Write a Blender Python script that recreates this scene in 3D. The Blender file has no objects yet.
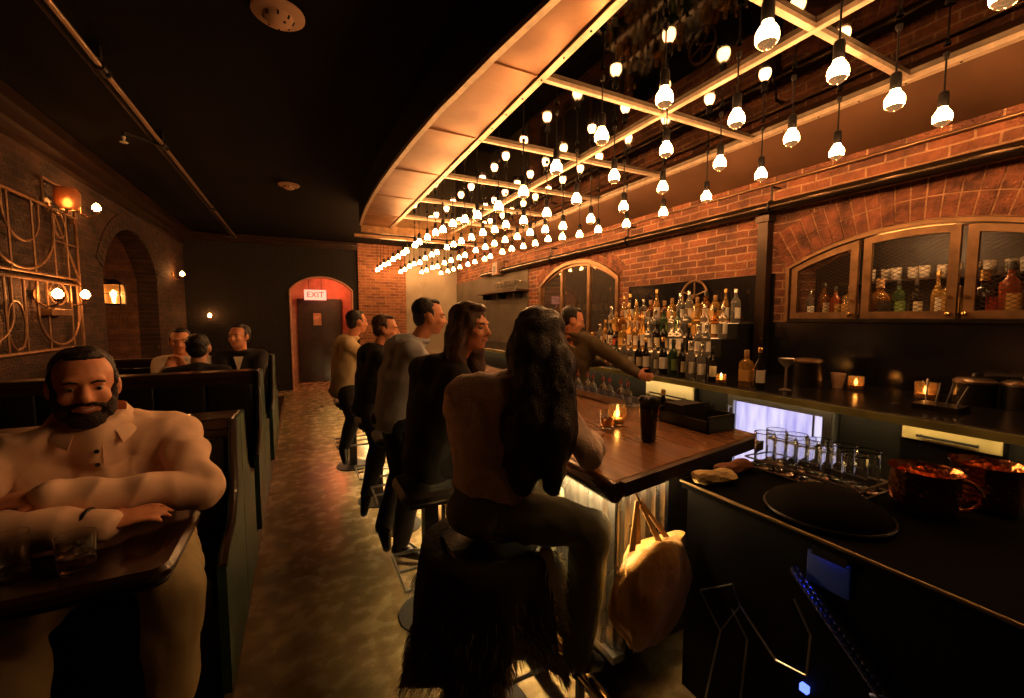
import bpy, bmesh, math, random
from mathutils import Vector, Matrix, noise
random.seed(7)
S = bpy.context.scene
COL = S.collection
PI = math.pi
V = Vector

# ------------------------------------------------------------------ materials
MATS = {}
def nodes(m):
    m.use_nodes = True
    return m.node_tree.nodes, m.node_tree.links
def mat(name, col, rough=0.6, metal=0.0, spec=0.5, noise_amt=0.0, noise_scale=8.0, bump=0.0, bump_scale=30.0,
        trans=0.0, ior=1.45, sheen=0.0, coat=0.0, col2=None, rough_var=0.0):
    if name in MATS: return MATS[name]
    m = bpy.data.materials.new(name); n, l = nodes(m)
    b = n['Principled BSDF']
    b.inputs['Base Color'].default_value = (*col, 1)
    b.inputs['Roughness'].default_value = rough
    b.inputs['Metallic'].default_value = metal
    b.inputs['Specular IOR Level'].default_value = spec
    b.inputs['Transmission Weight'].default_value = trans
    b.inputs['IOR'].default_value = ior
    b.inputs['Sheen Weight'].default_value = sheen
    b.inputs['Coat Weight'].default_value = coat
    if noise_amt or bump or rough_var:
        tc = n.new('ShaderNodeTexCoord')
        if noise_amt or rough_var:
            t = n.new('ShaderNodeTexNoise'); t.inputs['Scale'].default_value = noise_scale; t.inputs['Detail'].default_value = 6
            l.new(tc.outputs['Object'], t.inputs['Vector'])
            if noise_amt:
                r = n.new('ShaderNodeMix'); r.data_type = 'RGBA'
                c2 = col2 if col2 else tuple(c * (1 - noise_amt) for c in col)
                r.inputs[6].default_value = (*col, 1); r.inputs[7].default_value = (*c2, 1)
                cr = n.new('ShaderNodeMapRange'); cr.inputs[1].default_value = .35; cr.inputs[2].default_value = .68
                l.new(t.outputs['Fac'], cr.inputs[0]); l.new(cr.outputs[0], r.inputs[0])
                l.new(r.outputs[2], b.inputs['Base Color'])
            if rough_var:
                mr = n.new('ShaderNodeMapRange'); mr.inputs[1].default_value = .3; mr.inputs[2].default_value = .7
                mr.inputs[3].default_value = max(0, rough - rough_var); mr.inputs[4].default_value = min(1, rough + rough_var)
                l.new(t.outputs['Fac'], mr.inputs[0]); l.new(mr.outputs[0], b.inputs['Roughness'])
        if bump:
            t2 = n.new('ShaderNodeTexNoise'); t2.inputs['Scale'].default_value = bump_scale; t2.inputs['Detail'].default_value = 4
            l.new(tc.outputs['Object'], t2.inputs['Vector'])
            bp = n.new('ShaderNodeBump'); bp.inputs['Strength'].default_value = bump; bp.inputs['Distance'].default_value = .02
            l.new(t2.outputs['Fac'], bp.inputs['Height']); l.new(bp.outputs[0], b.inputs['Normal'])
    MATS[name] = m
    return m
def emit(name, col, strength):
    if name in MATS: return MATS[name]
    m = bpy.data.materials.new(name); n, l = nodes(m)
    b = n['Principled BSDF']
    b.inputs['Base Color'].default_value = (*col, 1)
    b.inputs['Emission Color'].default_value = (*col, 1)
    b.inputs['Emission Strength'].default_value = strength
    MATS[name] = m
    return m
def brick_mat(name, axis, c1, c2, mortar, bw=.215, bh=.068, bump=.9, dirt=.5, dirtcol=(.03, .015, .01)):
    """axis: which world axis runs along the wall ('x' or 'y')."""
    if name in MATS: return MATS[name]
    m = bpy.data.materials.new(name); n, l = nodes(m)
    b = n['Principled BSDF']; b.inputs['Roughness'].default_value = .78
    tc = n.new('ShaderNodeNewGeometry'); sp = n.new('ShaderNodeSeparateXYZ'); cb = n.new('ShaderNodeCombineXYZ')
    l.new(tc.outputs['Position'], sp.inputs[0])
    l.new(sp.outputs['Y' if axis == 'y' else 'X'], cb.inputs[0]); l.new(sp.outputs['Z'], cb.inputs[1])
    # uneven hand-laid courses
    wn = n.new('ShaderNodeTexNoise'); wn.inputs['Scale'].default_value = 4.0; wn.inputs['Detail'].default_value = 3
    l.new(tc.outputs['Position'], wn.inputs['Vector'])
    ws = n.new('ShaderNodeVectorMath'); ws.operation = 'SCALE'; ws.inputs['Scale'].default_value = .028
    l.new(wn.outputs['Color'], ws.inputs[0])
    ad = n.new('ShaderNodeVectorMath'); l.new(cb.outputs[0], ad.inputs[0]); l.new(ws.outputs[0], ad.inputs[1])
    bt = n.new('ShaderNodeTexBrick')
    bt.inputs['Scale'].default_value = 1.0
    bt.inputs['Color1'].default_value = (*c1, 1); bt.inputs['Color2'].default_value = (*c2, 1); bt.inputs['Mortar'].default_value = (*mortar, 1)
    bt.inputs['Brick Width'].default_value = bw; bt.inputs['Row Height'].default_value = bh
    bt.inputs['Mortar Size'].default_value = .007; bt.inputs['Mortar Smooth'].default_value = .25; bt.inputs['Bias'].default_value = -.1
    l.new(ad.outputs[0], bt.inputs['Vector'])
    dn = n.new('ShaderNodeTexNoise'); dn.inputs['Scale'].default_value = 5.5; dn.inputs['Detail'].default_value = 8; dn.inputs['Roughness'].default_value = .7
    l.new(tc.outputs['Position'], dn.inputs['Vector'])
    mr = n.new('ShaderNodeMapRange'); mr.inputs[1].default_value = .40; mr.inputs[2].default_value = .66; mr.inputs[4].default_value = dirt
    l.new(dn.outputs['Fac'], mr.inputs[0])
    mx = n.new('ShaderNodeMix'); mx.data_type = 'RGBA'; mx.inputs[7].default_value = (*dirtcol, 1)
    l.new(mr.outputs[0], mx.inputs[0]); l.new(bt.outputs['Color'], mx.inputs[6]); l.new(mx.outputs[2], b.inputs['Base Color'])
    fn = n.new('ShaderNodeTexNoise'); fn.inputs['Scale'].default_value = 45; fn.inputs['Detail'].default_value = 5
    l.new(tc.outputs['Position'], fn.inputs['Vector'])
    ma = n.new('ShaderNodeMath'); ma.operation = 'MULTIPLY_ADD'; ma.inputs[1].default_value = -1.2
    l.new(bt.outputs['Fac'], ma.inputs[0]); l.new(fn.outputs['Fac'], ma.inputs[2])
    bp = n.new('ShaderNodeBump'); bp.inputs['Strength'].default_value = bump; bp.inputs['Distance'].default_value = .03
    l.new(ma.outputs[0], bp.inputs['Height']); l.new(bp.outputs[0], b.inputs['Normal'])
    MATS[name] = m
    return m

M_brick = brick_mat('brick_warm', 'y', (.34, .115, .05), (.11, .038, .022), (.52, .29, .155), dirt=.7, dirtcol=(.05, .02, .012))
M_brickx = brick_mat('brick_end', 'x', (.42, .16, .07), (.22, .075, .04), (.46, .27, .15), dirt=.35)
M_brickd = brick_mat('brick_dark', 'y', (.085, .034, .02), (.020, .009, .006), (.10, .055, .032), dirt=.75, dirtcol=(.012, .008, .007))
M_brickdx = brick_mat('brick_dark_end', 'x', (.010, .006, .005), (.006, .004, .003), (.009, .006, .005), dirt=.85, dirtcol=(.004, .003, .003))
M_mortar = mat('arch_mortar', (.50, .28, .15), .9, noise_amt=.4, noise_scale=30, bump=.5, bump_scale=80)
M_archbrick = mat('arch_brick', (.27, .09, .042), .8, noise_amt=.75, noise_scale=11, bump=1.0, bump_scale=50)
M_black = mat('black_paint', (.010, .009, .009), .55, noise_amt=.4, bump=.1)
M_blackgloss = mat('black_gloss', (.006, .006, .008), .16)
M_ceil = mat('ceiling_black', (.0055, .004, .003), .9, spec=.15, noise_amt=.7, noise_scale=1.6, bump=.25, bump_scale=6)
M_copper = mat('copper_sheet', (.36, .19, .10), .4, .8, noise_amt=.45, noise_scale=2.2, bump=.12, bump_scale=3, rough_var=.1)
M_brass = mat('brass_bar', (.70, .56, .42), .42, .6, noise_amt=.25, noise_scale=20)
M_brassp = mat('brass_polished', (.85, .58, .25), .18, 1.0)
M_bronze = mat('bronze_frame', (.27, .155, .075), .4, .75, noise_amt=.4, noise_scale=12)
M_steel = mat('brushed_steel', (.55, .55, .55), .32, 1.0, noise_amt=.15, noise_scale=9)
M_darksteel = mat('dark_steel', (.05, .045, .045), .32, .9, noise_amt=.4)
M_iron = mat('black_iron', (.02, .018, .018), .4, .6)
M_grille = mat('aged_iron_grille', (.34, .19, .10), .45, .5, noise_amt=.4, noise_scale=20)
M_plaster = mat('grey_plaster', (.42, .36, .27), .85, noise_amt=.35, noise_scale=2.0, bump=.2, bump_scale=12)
M_darkwood = mat('dark_wood', (.035, .016, .008), .3, noise_amt=.6, noise_scale=7, coat=.3)
M_barwood = mat('bar_wood', (.20, .085, .032), .3, noise_amt=.6, noise_scale=9, coat=.15, rough_var=.08)
M_teal = mat('teal_leather', (.03, .085, .07), .38, noise_amt=.4, noise_scale=14, bump=.15, bump_scale=80)
M_leather = mat('black_leather', (.010, .010, .012), .34, noise_amt=.4, bump=.25, bump_scale=60)
M_zinc = mat('corrugated_zinc', (.56, .57, .58), .3, .9, noise_amt=.35, noise_scale=8, rough_var=.12)
M_mirror = mat('antique_mirror', (.05, .047, .04), .035, 1.0, noise_amt=.6, noise_scale=5, rough_var=.03)
M_cabmirror = mat('cabinet_mirror', (.5, .45, .4), .12, 1.0)
M_glass = mat('clear_glass', (.95, .95, .95), .02, trans=1.0, ior=1.45)
M_rubber = mat('black_rubber', (.008, .008, .008), .6)
M_white = mat('white_plastic', (.75, .68, .58), .5)
M_bulb = emit('bulb_glow', (1.0, .45, .15), 98)
M_bulbtip = mat('bulb_silvered_tip', (.95, .66, .38), .16, 1.0)
_b = M_bulbtip.node_tree.nodes['Principled BSDF']; _b.inputs['Emission Color'].default_value = (1, .5, .18, 1); _b.inputs['Emission Strength'].default_value = .3
M_led = emit('warm_led', (1.0, .62, .25), 560)
M_flame = emit('flame', (1.0, .52, .14), 60)
M_sconce = emit('sconce_glow', (1.0, .36, .09), 110)

# ------------------------------------------------------------------ mesh helpers
class MB:
    def __init__(s): s.v = []; s.f = []; s.mi = []; s.cur = 0
    def add(s, vs, fs):
        o = len(s.v); s.v += [tuple(p) for p in vs]; s.f += [tuple(i + o for i in f) for f in fs]; s.mi += [s.cur] * len(fs)
        return s
    def slot(s, i): s.cur = i; return s
    def box(s, lo, hi):
        x0, y0, z0 = lo; x1, y1, z1 = hi
        return s.add([(x0,y0,z0),(x1,y0,z0),(x1,y1,z0),(x0,y1,z0),(x0,y0,z1),(x1,y0,z1),(x1,y1,z1),(x0,y1,z1)],
                     [(0,3,2,1),(4,5,6,7),(0,1,5,4),(1,2,6,5),(2,3,7,6),(3,0,4,7)])
    def obox(s, c, ax, ay, az):      # oriented box: centre and three half-axis vectors
        c, ax, ay, az = V(c), V(ax), V(ay), V(az)
        p = [c+sx*ax+sy*ay+sz*az for sz in (-1,1) for sx, sy in ((-1,-1),(1,-1),(1,1),(-1,1))]
        return s.add(p, [(0,3,2,1),(4,5,6,7),(0,1,5,4),(1,2,6,5),(2,3,7,6),(3,0,4,7)])
    def rbox(s, lo, hi, r=.01, n=3):  # box with rounded vertical corners and softened top and bottom
        x0,y0,z0 = lo; x1,y1,z1 = hi
        def ring(ins, z):
            out = []
            for cx, cy, a0 in ((x1-r,y1-r,0),(x0+r,y1-r,PI/2),(x0+r,y0+r,PI),(x1-r,y0+r,1.5*PI)):
                for k in range(n+1):
                    a = a0 + PI/2*k/n
                    out.append((cx+(r-ins)*math.cos(a), cy+(r-ins)*math.sin(a), z))
            return out
        e = min(r*.5, (z1-z0)*.3)
        rings = [ring(e, z0), ring(0, z0+e), ring(0, z1-e), ring(e, z1)]
        return s.loft(rings)
    def loft(s, rings, caps=True, closed=True):
        k = len(rings[0]); vs = [p for r in rings for p in r]; fs = []
        for i in range(len(rings)-1):
            for j in range(k if closed else k-1):
                a = i*k+j; b = i*k+(j+1) % k
                fs.append((a, b, b+k, a+k))
        if caps:
            fs.append(tuple(reversed(range(k)))); fs.append(tuple((len(rings)-1)*k+j for j in range(k)))
        return s.add(vs, fs)
    def cyl(s, p0, p1, r0, r1=None, seg=16, caps=True):
        r1 = r0 if r1 is None else r1
        p0, p1 = V(p0), V(p1); d = (p1-p0).normalized()
        a = d.orthogonal().normalized(); b = d.cross(a)
        R = lambda c, r: [c+(a*math.cos(t)+b*math.sin(t))*r for t in [2*PI*i/seg for i in range(seg)]]
        return s.loft([R(p0, r0), R(p1, r1)], caps)
    def tube(s, pts, r, seg=8, closed=False):
        pts = [V(p) for p in pts]; n = len(pts); rings = []; up = None
        for i, p in enumerate(pts):
            if closed: t = pts[(i+1) % n]-pts[i-1]
            else: t = pts[min(i+1, n-1)]-pts[max(i-1, 0)]
            t.normalize()
            if up is None: up = t.orthogonal().normalized()
            else:
                up = up-t*up.dot(t); up = up.normalized() if up.length > 1e-6 else t.orthogonal().normalized()
            b = t.cross(up); rr = r[i] if isinstance(r, (list, tuple)) else r
            rings.append([p+(up*math.cos(a)+b*math.sin(a))*rr for a in [2*PI*k/seg for k in range(seg)]])
        if closed: rings.append(rings[0]); return s.loft(rings, caps=False)
        return s.loft(rings)
    def lathe(s, prof, c=(0,0,0), seg=20, caps=True):
        c = V(c)
        return s.loft([[c+V((r*math.cos(t), r*math.sin(t), z)) for t in [2*PI*i/seg for i in range(seg)]] for r, z in prof], caps)
    def ball(s, c, r, seg=16, rings=10, ax=None):
        c = V(c)
        if isinstance(r, (int, float)): r = (r, r, r)
        X, Y, Z = ax if ax else (V((1,0,0)), V((0,1,0)), V((0,0,1)))
        R = []
        for i in range(rings+1):
            p = -PI/2+PI*i/rings; p = max(-PI/2+.02, min(PI/2-.02, p))
            R.append([c+X*(r[0]*math.cos(p)*math.cos(t))+Y*(r[1]*math.cos(p)*math.sin(t))+Z*(r[2]*math.sin(p)) for t in [2*PI*k/seg for k in range(seg)]])
        return s.loft(R)
    def cap(s, p0, r0, p1, r1, seg=14):   # tapered capsule
        p0, p1 = V(p0), V(p1)
        s.cyl(p0, p1, r0, r1, seg); s.ball(p0, r0, seg, 8); s.ball(p1, r1, seg, 8); return s
    def prism(s, poly, f):   # poly: 2d points, f(u, v, side) -> 3d point, side 0/1
        n = len(poly)
        vs = [f(u, v, 0) for u, v in poly]+[f(u, v, 1) for u, v in poly]
        return s.add(vs, [tuple(range(n))[::-1], tuple(range(n, 2*n))]+[(i, (i+1) % n, n+(i+1) % n, n+i) for i in range(n)])
    def mesh(s, name, mats, shift=(0,0,0), angle=38, weld=False):
        me = bpy.data.meshes.new(name)
        sh = V(shift)
        me.from_pydata([tuple(V(p)-sh) for p in s.v], [], s.f)
        for m in (mats if isinstance(mats, (list, tuple)) else [mats]): me.materials.append(m)
        if max(s.mi, default=0): me.polygons.foreach_set('material_index', s.mi)
        bm = bmesh.new(); bm.from_mesh(me)
        if weld: bmesh.ops.remove_doubles(bm, verts=bm.verts, dist=1e-5)
        bmesh.ops.recalc_face_normals(bm, faces=bm.faces); bm.to_mesh(me); bm.free()
        me.shade_smooth(); me.set_sharp_from_angle(angle=math.radians(angle))
        return me
    def build(s, name, mats, parent=None, angle=38, weld=False):
        """One mesh object. Vertices are world points; under a parent they are stored relative to the thing's base."""
        if parent is None:
            xs = [p[0] for p in s.v]; ys = [p[1] for p in s.v]; zs = [p[2] for p in s.v]
            org = V(((min(xs)+max(xs))/2, (min(ys)+max(ys))/2, min(zs)))
        else: org = BASE[parent.name]
        o = bpy.data.objects.new(name, s.mesh(name, mats, org, angle, weld)); COL.objects.link(o)
        if parent is None: o.location = org
        else: o.parent = parent
        BASE[o.name] = org
        return o
BASE = {}
def tag(o, label=None, cat=None, group=None, kind=None):
    if label: o['label'] = label
    if cat: o['category'] = cat
    if group: o['group'] = group
    if kind: o['kind'] = kind
    return o
def thing(name, loc, label, cat, group=None):
    o = bpy.data.objects.new(name, None); COL.objects.link(o); o.location = loc; o.empty_display_size = .1
    BASE[o.name] = V(loc)
    return tag(o, label, cat, group)
def struct(name, mb, mats, parent=None, **k):
    o = mb.build(name, mats, parent, **k); o['kind'] = 'structure'; return o
def kids(o): return [c for c in bpy.data.objects if c.parent == o]
def copy_thing(src, loc, label, rz=0.0, group=None, scale=None):
    r = src.copy(); COL.objects.link(r); r.location = loc; r.rotation_euler = (0, 0, rz)
    r['label'] = label
    if group: r['group'] = group
    if scale: r.scale = scale
    for ch in CH(src):
        c = ch.copy(); COL.objects.link(c); c.parent = r
        for g in CH(ch):
            d = g.copy(); COL.objects.link(d); d.parent = c
    return r
_ch = {}
def CH(o):
    if o.name not in _ch: _ch[o.name] = list(o.children)
    return _ch[o.name]
ORD = ['first','second','third','fourth','fifth','sixth','seventh','eighth','ninth','tenth','eleventh','twelfth','thirteenth','fourteenth',
       'fifteenth','sixteenth','seventeenth','eighteenth','nineteenth','twentieth','twenty-first','twenty-second','twenty-third','twenty-fourth',
       'twenty-fifth','twenty-sixth','twenty-seventh','twenty-eighth','twenty-ninth','thirtieth']

# ------------------------------------------------------------------ camera
CAMZ = 1.58
cam = bpy.data.cameras.new('camera'); camo = bpy.data.objects.new('camera', cam); COL.objects.link(camo); S.camera = camo
cam.sensor_width = 36; cam.lens = 36*420/1024; cam.clip_start = .02
pitch = math.atan(31/420); yaw = math.atan(212*math.cos(pitch)/420)
camo.location = (0, 0, CAMZ); camo.rotation_euler = (PI/2-pitch, 0, -yaw)

S.view_settings.view_transform = 'Standard'; S.view_settings.look = 'None'; S.view_settings.gamma = 1; S.view_settings.use_curve_mapping = False
S.view_settings.exposure = 0.0
W = bpy.data.worlds.new('dark_world'); S.world = W; W.use_nodes = True
W.node_tree.nodes['Background'].inputs[0].default_value = (.004, .003, .002, 1)
W.node_tree.nodes['Background'].inputs[1].default_value = .3
S.cycles.use_denoising = True
S.cycles.max_bounces = 14; S.cycles.transmission_bounces = 14; S.cycles.sample_clamp_indirect = 6.0; S.cycles.caustics_reflective = False; S.cycles.caustics_refractive = False

# ------------------------------------------------------------------ room shell
LX, RX, BY, EY, CZ = -2.0, 3.6, -1.6, 10.3, 3.28
def floor_mat():
    m = bpy.data.materials.new('worn_concrete'); n, l = nodes(m); b = n['Principled BSDF']
    g = n.new('ShaderNodeNewGeometry')
    t = n.new('ShaderNodeTexNoise'); t.inputs['Scale'].default_value = 1.5; t.inputs['Detail'].default_value = 9; t.inputs['Roughness'].default_value = .68
    t2 = n.new('ShaderNodeTexNoise'); t2.inputs['Scale'].default_value = 9; t2.inputs['Detail'].default_value = 7
    l.new(g.outputs['Position'], t.inputs['Vector']); l.new(g.outputs['Position'], t2.inputs['Vector'])
    cr = n.new('ShaderNodeValToRGB'); e = cr.color_ramp.elements
    e[0].position = .3; e[0].color = (.10, .075, .036, 1); e[1].position = .66; e[1].color = (.66, .53, .29, 1)
    k = e.new(.5); k.color = (.36, .28, .145, 1)
    mx = n.new('ShaderNodeMix'); mx.inputs[0].default_value = .35
    l.new(t.outputs['Fac'], mx.inputs[2]); l.new(t2.outputs['Fac'], mx.inputs[3]); l.new(mx.outputs[0], cr.inputs[0])
    # control joints
    l.new(cr.outputs[0], b.inputs['Base Color'])
    mr = n.new('ShaderNodeMapRange'); mr.inputs[1].default_value = .3; mr.inputs[2].default_value = .7; mr.inputs[3].default_value = .10; mr.inputs[4].default_value = .38
    l.new(t2.outputs['Fac'], mr.inputs[0]); l.new(mr.outputs[0], b.inputs['Roughness'])
    bp = n.new('ShaderNodeBump'); bp.inputs['Strength'].default_value = .12; bp.inputs['Distance'].default_value = .01
    l.new(t2.outputs['Fac'], bp.inputs['Height']); l.new(bp.outputs[0], b.inputs['Normal'])
    return m
M_floor = floor_mat()
struct('floor', MB().box((LX-.1, BY-.1, -.06), (RX+.5, EY+1.6, 0)), M_floor)
struct('ceiling', MB().box((LX-.1, BY-.1, CZ), (RX+.5, EY+1.6, CZ+.08)), M_ceil)
struct('wall_rear', MB().box((LX-.1, BY-.1, 0), (RX+.5, BY, CZ)), M_black)

def arch_wall(x0, x1, y0, y1, holes, zt):
    """Wall slab between x0 and x1 running along y with arched holes (ya, yb, zbot, zspring, ztop)."""
    mb = MB(); cuts = {y0, y1}
    for (a, b, zb, zs, ztp) in holes:
        for k in range(33): cuts.add(min(max(a+(b-a)*k/32, y0), y1))
    cuts = sorted(cuts)
    def top(h, y):
        a, b, zb, zs, ztp = h; c = (a+b)/2; w = (b-a)/2; s = ztp-zs; R = (w*w+s*s)/(2*s)
        return ztp-R+math.sqrt(max(0, R*R-(y-c)**2))
    for i in range(len(cuts)-1):
        ya, yb = cuts[i], cuts[i+1]; ym = (ya+yb)/2
        h = next((h for h in holes if h[0] < ym < h[1]), None)
        def slab(za0, zb0, za1, zb1):
            mb.add([(x0,ya,za0),(x0,yb,zb0),(x0,yb,zb1),(x0,ya,za1),(x1,ya,za0),(x1,yb,zb0),(x1,yb,zb1),(x1,ya,za1)],
                   [(0,1,2,3),(7,6,5,4),(0,4,5,1),(3,2,6,7),(0,3,7,4),(1,5,6,2)])
        if h is None: slab(0, 0, zt, zt)
        else:
            if h[2] > 0: slab(0, 0, h[2], h[2])
            slab(top(h, ya), top(h, yb), zt, zt)
    return mb
def arch_pts(h, n=32):
    a, b, zb, zs, ztp = h; c = (a+b)/2; w = (b-a)/2; s = ztp-zs; R = (w*w+s*s)/(2*s)
    return [(y, ztp-R+math.sqrt(max(0, R*R-(y-c)**2))) for y in [a+(b-a)*k/n for k in range(n+1)]]
def arch_top(h, y):
    a, b, zb, zs, ztp = h; c = (a+b)/2; w = (b-a)/2; s = ztp-zs; R = (w*w+s*s)/(2*s)
    return ztp-R+math.sqrt(max(0, R*R-(y-c)**2))
HA = (.5, 2.1, 1.55, 1.985, 2.20)     # big liquor cabinet opening
HB = (4.14, 6.1, 1.30, 2.10, 2.42)     # arched window further down
struct('wall_right', arch_wall(RX, RX+.42, BY, EY, [HA, HB], CZ), M_brick)
struct('wall_cavity', MB().box((RX+.42, BY, 0), (RX+.5, EY, CZ)), M_black)
# radial brick arches
def brick_arch(name, h, depth=.19, proud=.012, n=None, x=RX, mats=M_archbrick):
    a, b, zb, zs, ztp = h; c = (a+b)/2; w = (b-a)/2; s = ztp-zs; R = (w*w+s*s)/(2*s); zc = ztp-R
    A = math.asin(w/R); L = 2*A*R; n = n or int(L/.072); mb = MB()
    for row, (r0, r1) in enumerate(((.012, depth*.5-.004), (depth*.5+.004, depth))):
        for k in range(n):
            t0 = -A+2*A*(k+.06+(.5 if row else 0)*0)/n; t1 = -A+2*A*(k+.94)/n
            pr = proud*(.5+random.random())
            ps = []
            for xx in (x-pr, x+.02):
                for (r, t) in ((R+r0, t0), (R+r0, t1), (R+r1, t1), (R+r1, t0)):
                    ps.append((xx, c+r*math.sin(t), zc+r*math.cos(t)))
            mb.add(ps, [(0,1,2,3),(7,6,5,4),(0,4,5,1),(1,5,6,2),(2,6,7,3),(3,7,4,0)])
    if mats is M_archbrick:
        mb.slot(1); N_ = 48; mb.loft([[(x-proud*.35, c+r*math.sin(t), zc+r*math.cos(t)) for r in (R+.006, R+depth+.004)]+[(x+.02, c+r*math.sin(t), zc+r*math.cos(t)) for r in (R+depth+.004, R+.006)] for t in [-A+2*A*q/N_ for q in range(N_+1)]])
        mats = [M_archbrick, M_mortar]
    return struct(name, mb, mats)
brick_arch('trim_1', HA, .30)
brick_arch('trim_2', HB, .17)
# dark lower dado of the right-hand wall: low behind the cabinet, higher behind the bottle tiers
struct('wainscot_wall', MB().box((RX-.025, -1.5, 1.1), (RX, 2.2, 1.545)).box((RX-.025, 2.2, 1.1), (RX, 3.95, 1.955)), M_blackgloss)
struct('plaster_wall_side', MB().box((RX-.022, 6.5, 0), (RX, EY-.06, 2.44)), mat('plaster_shaded', (.13, .105, .075), .85, noise_amt=.4, noise_scale=2.0, bump=.2, bump_scale=12))  # same plaster as the end wall, with its shade put into a darker colour
# end wall: dark brick with arched vestibule, warm brick pier, grey plaster
mbE = MB()
hx = (-.18, 1.08, 0, 2.2, 2.48)
def swapxy(mb):
    mb.v = [(y, x, z) for x, y, z in mb.v]; return mb
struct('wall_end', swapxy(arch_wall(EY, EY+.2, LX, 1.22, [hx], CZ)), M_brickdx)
struct('pier_wall', MB().box((1.22, EY-.06, 0), (2.3, EY+.2, CZ)), M_brickx)
struct('plaster_wall', MB().box((2.3, EY-.04, 0), (RX, EY+.2, CZ)), M_plaster)
M_redplaster = mat('vestibule_plaster', (.55, .30, .22), .7, noise_amt=.3)
struct('vestibule_wall', MB().box((-.4, EY+1.2, 0), (1.3, EY+1.3, 2.7)).box((-.45, EY+.2, 0), (-.35, EY+1.2, 2.7)).box((1.25, EY+.2, 0), (1.35, EY+1.2, 2.7)).box((-.4, EY+.2, 2.6), (1.3, EY+1.2, 2.7)), M_redplaster)
struct('door_1', MB().box((-.05, EY+1.12, 0), (.95, EY+1.19, 2.05)).box((-.02, EY+1.10, .1), (.42, EY+1.12, .95)).box((.48, EY+1.10, .1), (.92, EY+1.12, .95)), M_darkwood)
struct('trim_3', MB().tube([(hx[0]+.01, EY-.015, .0)]+[(x, EY-.015, z) for x, z in arch_pts(hx, 24)]+[(hx[1]-.01, EY-.015, 0)], .022, 6), M_redplaster)
struct('trim_4', MB().box((LX+.02, EY-.12, CZ-.17), (1.2, EY-.065, CZ-.02)).box((-1.3, EY-.2, CZ-.08), (1.2, EY-.12, CZ-.02)), M_darkwood)

# left wall with arched brick niche
HN = (6.45, 8.5, 0.9, 2.15, 2.75)
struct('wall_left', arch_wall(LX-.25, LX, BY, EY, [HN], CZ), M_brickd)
struct('niche_wall', MB().box((LX-.75, 6.2, .6), (LX-.65, 8.8, 3.0)).box((LX-.75, 6.2, .8), (LX-.25, 8.8, .9)), brick_mat('brick_niche', 'y', (.34, .15, .08), (.18, .08, .045), (.22, .13, .08), dirt=.6))
nv = MB()
ap = arch_pts(HN, 24); nv.loft([[(LX-.65, y, z), (LX-.25, y, z), (LX-.25, y, z+.05), (LX-.65, y, z+.05)] for y, z in ap])
nv.box((LX-.65, 6.35, .9), (LX-.25, 6.45, 2.2)).box((LX-.65, 8.5, .9), (LX-.25, 8.6, 2.2))
struct('niche_arch_wall', nv, MATS['brick_niche'])
brick_arch('trim_5', HN, .2, .012, x=LX-.008, mats=M_brickd)
cm = MB()
for (dx, z0, z1) in ((.16, 3.17, 3.27), (.11, 3.07, 3.17), (.06, 3.0, 3.07)):
    cm.box((LX, BY, z0), (LX+dx, EY-.13, z1))
struct('trim_6', cm, M_darkwood)

# ------------------------------------------------------------------ canopy over the bar
CANZ = 2.98
outer = [(-1.2, 1.36), (0, 1.24), (.9, 1.16), (1.67, 1.05), (2.11, .985), (2.85, .895), (3.4, .855), (3.89, .828), (4.5, .806), (5.0, .80), (5.6, .806), (6.2, .83), (6.78, .87)]
def outx(y):
    for (a, xa), (b, xb) in zip(outer, outer[1:]):
        if a <= y <= b: return xa+(xb-xa)*(y-a)/(b-a)
    return outer[-1][1]
Y0, Y1 = -1.2, 6.78
can = thing('light_canopy', (2.2, 2.8, CANZ), 'copper edged ceiling canopy of dark mirror and brass grid over the bar', 'canopy')
can['kind'] = 'thing'
seams = [-.65, .30, 1.26, 2.22, 3.17, 4.13, 5.08, 6.03]
edges = [Y0]+seams+[Y1]
for a, b in zip(edges, edges[1:]):
    ys = [a+.004+(b-a-.008)*k/6 for k in range(7)]
    mb = MB()
    mb.loft([[(outx(y)+.012, y, CANZ), (1.285, y, CANZ), (1.285, y, CANZ+.02), (outx(y)+.012, y, CANZ+.02)] for y in ys])
    mb.box((outx(b-.01)+.02, b-.020, CANZ-.006), (1.285, b-.006, CANZ+.004))
    mb.build('copper_panel', M_copper, can)
ys = [Y0+(Y1-Y0)*k/60 for k in range(61)]
MB().loft([[(outx(y)-.025, y, CANZ-.012), (outx(y)+.014, y, CANZ-.012), (outx(y)+.014, y, CANZ+.02), (outx(y)-.025, y, CANZ+.02)] for y in ys]).build('copper_lip', M_brass, can)
MB().loft([[(outx(y)-.03, y, CANZ+.02), (outx(y)+.01, y, CANZ+.02), (outx(y)+.01, y, CZ-.005), (outx(y)-.03, y, CZ-.005)] for y in ys]).build('fascia', M_black, can)
rb = MB()
def rail(mb, p0, p1, w, h):
    x0, y0 = p0; x1, y1 = p1
    if x0 == x1: mb.box((x0-w, y0, CANZ-h), (x0+w, y1, CANZ+.015))
    else: mb.box((x0, y0-w, CANZ-h), (x1, y0+w, CANZ+.015))
for x in (1.305, 3.25): rb = MB(); rail(rb, (x, Y0), (x, Y1), .022, .014); rb.build('edge_rail', M_brass, can)
rb = MB(); rail(rb, (2.28, Y0), (2.28, Y1), .018, .010); rb.build('grid_bar', M_brass, can)
for y in seams: rb = MB(); rail(rb, (1.327, y), (3.228, y), .016, .0085); rb.build('grid_bar', M_brass, can)
rb = MB()
for y in [Y0+.12+.235*k for k in range(34)]:
    rb.ball((1.305, y, CANZ-.014), .007, 8, 5)
    if y < Y1-.1: rb.ball((3.25, y, CANZ-.014), .007, 8, 5)
rb.build('rivet', M_darksteel, can)
MB().box((1.285, Y0, CANZ+.016), (3.27, Y1, CANZ+.03)).build('mirror_panel', M_mirror, can)
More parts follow.
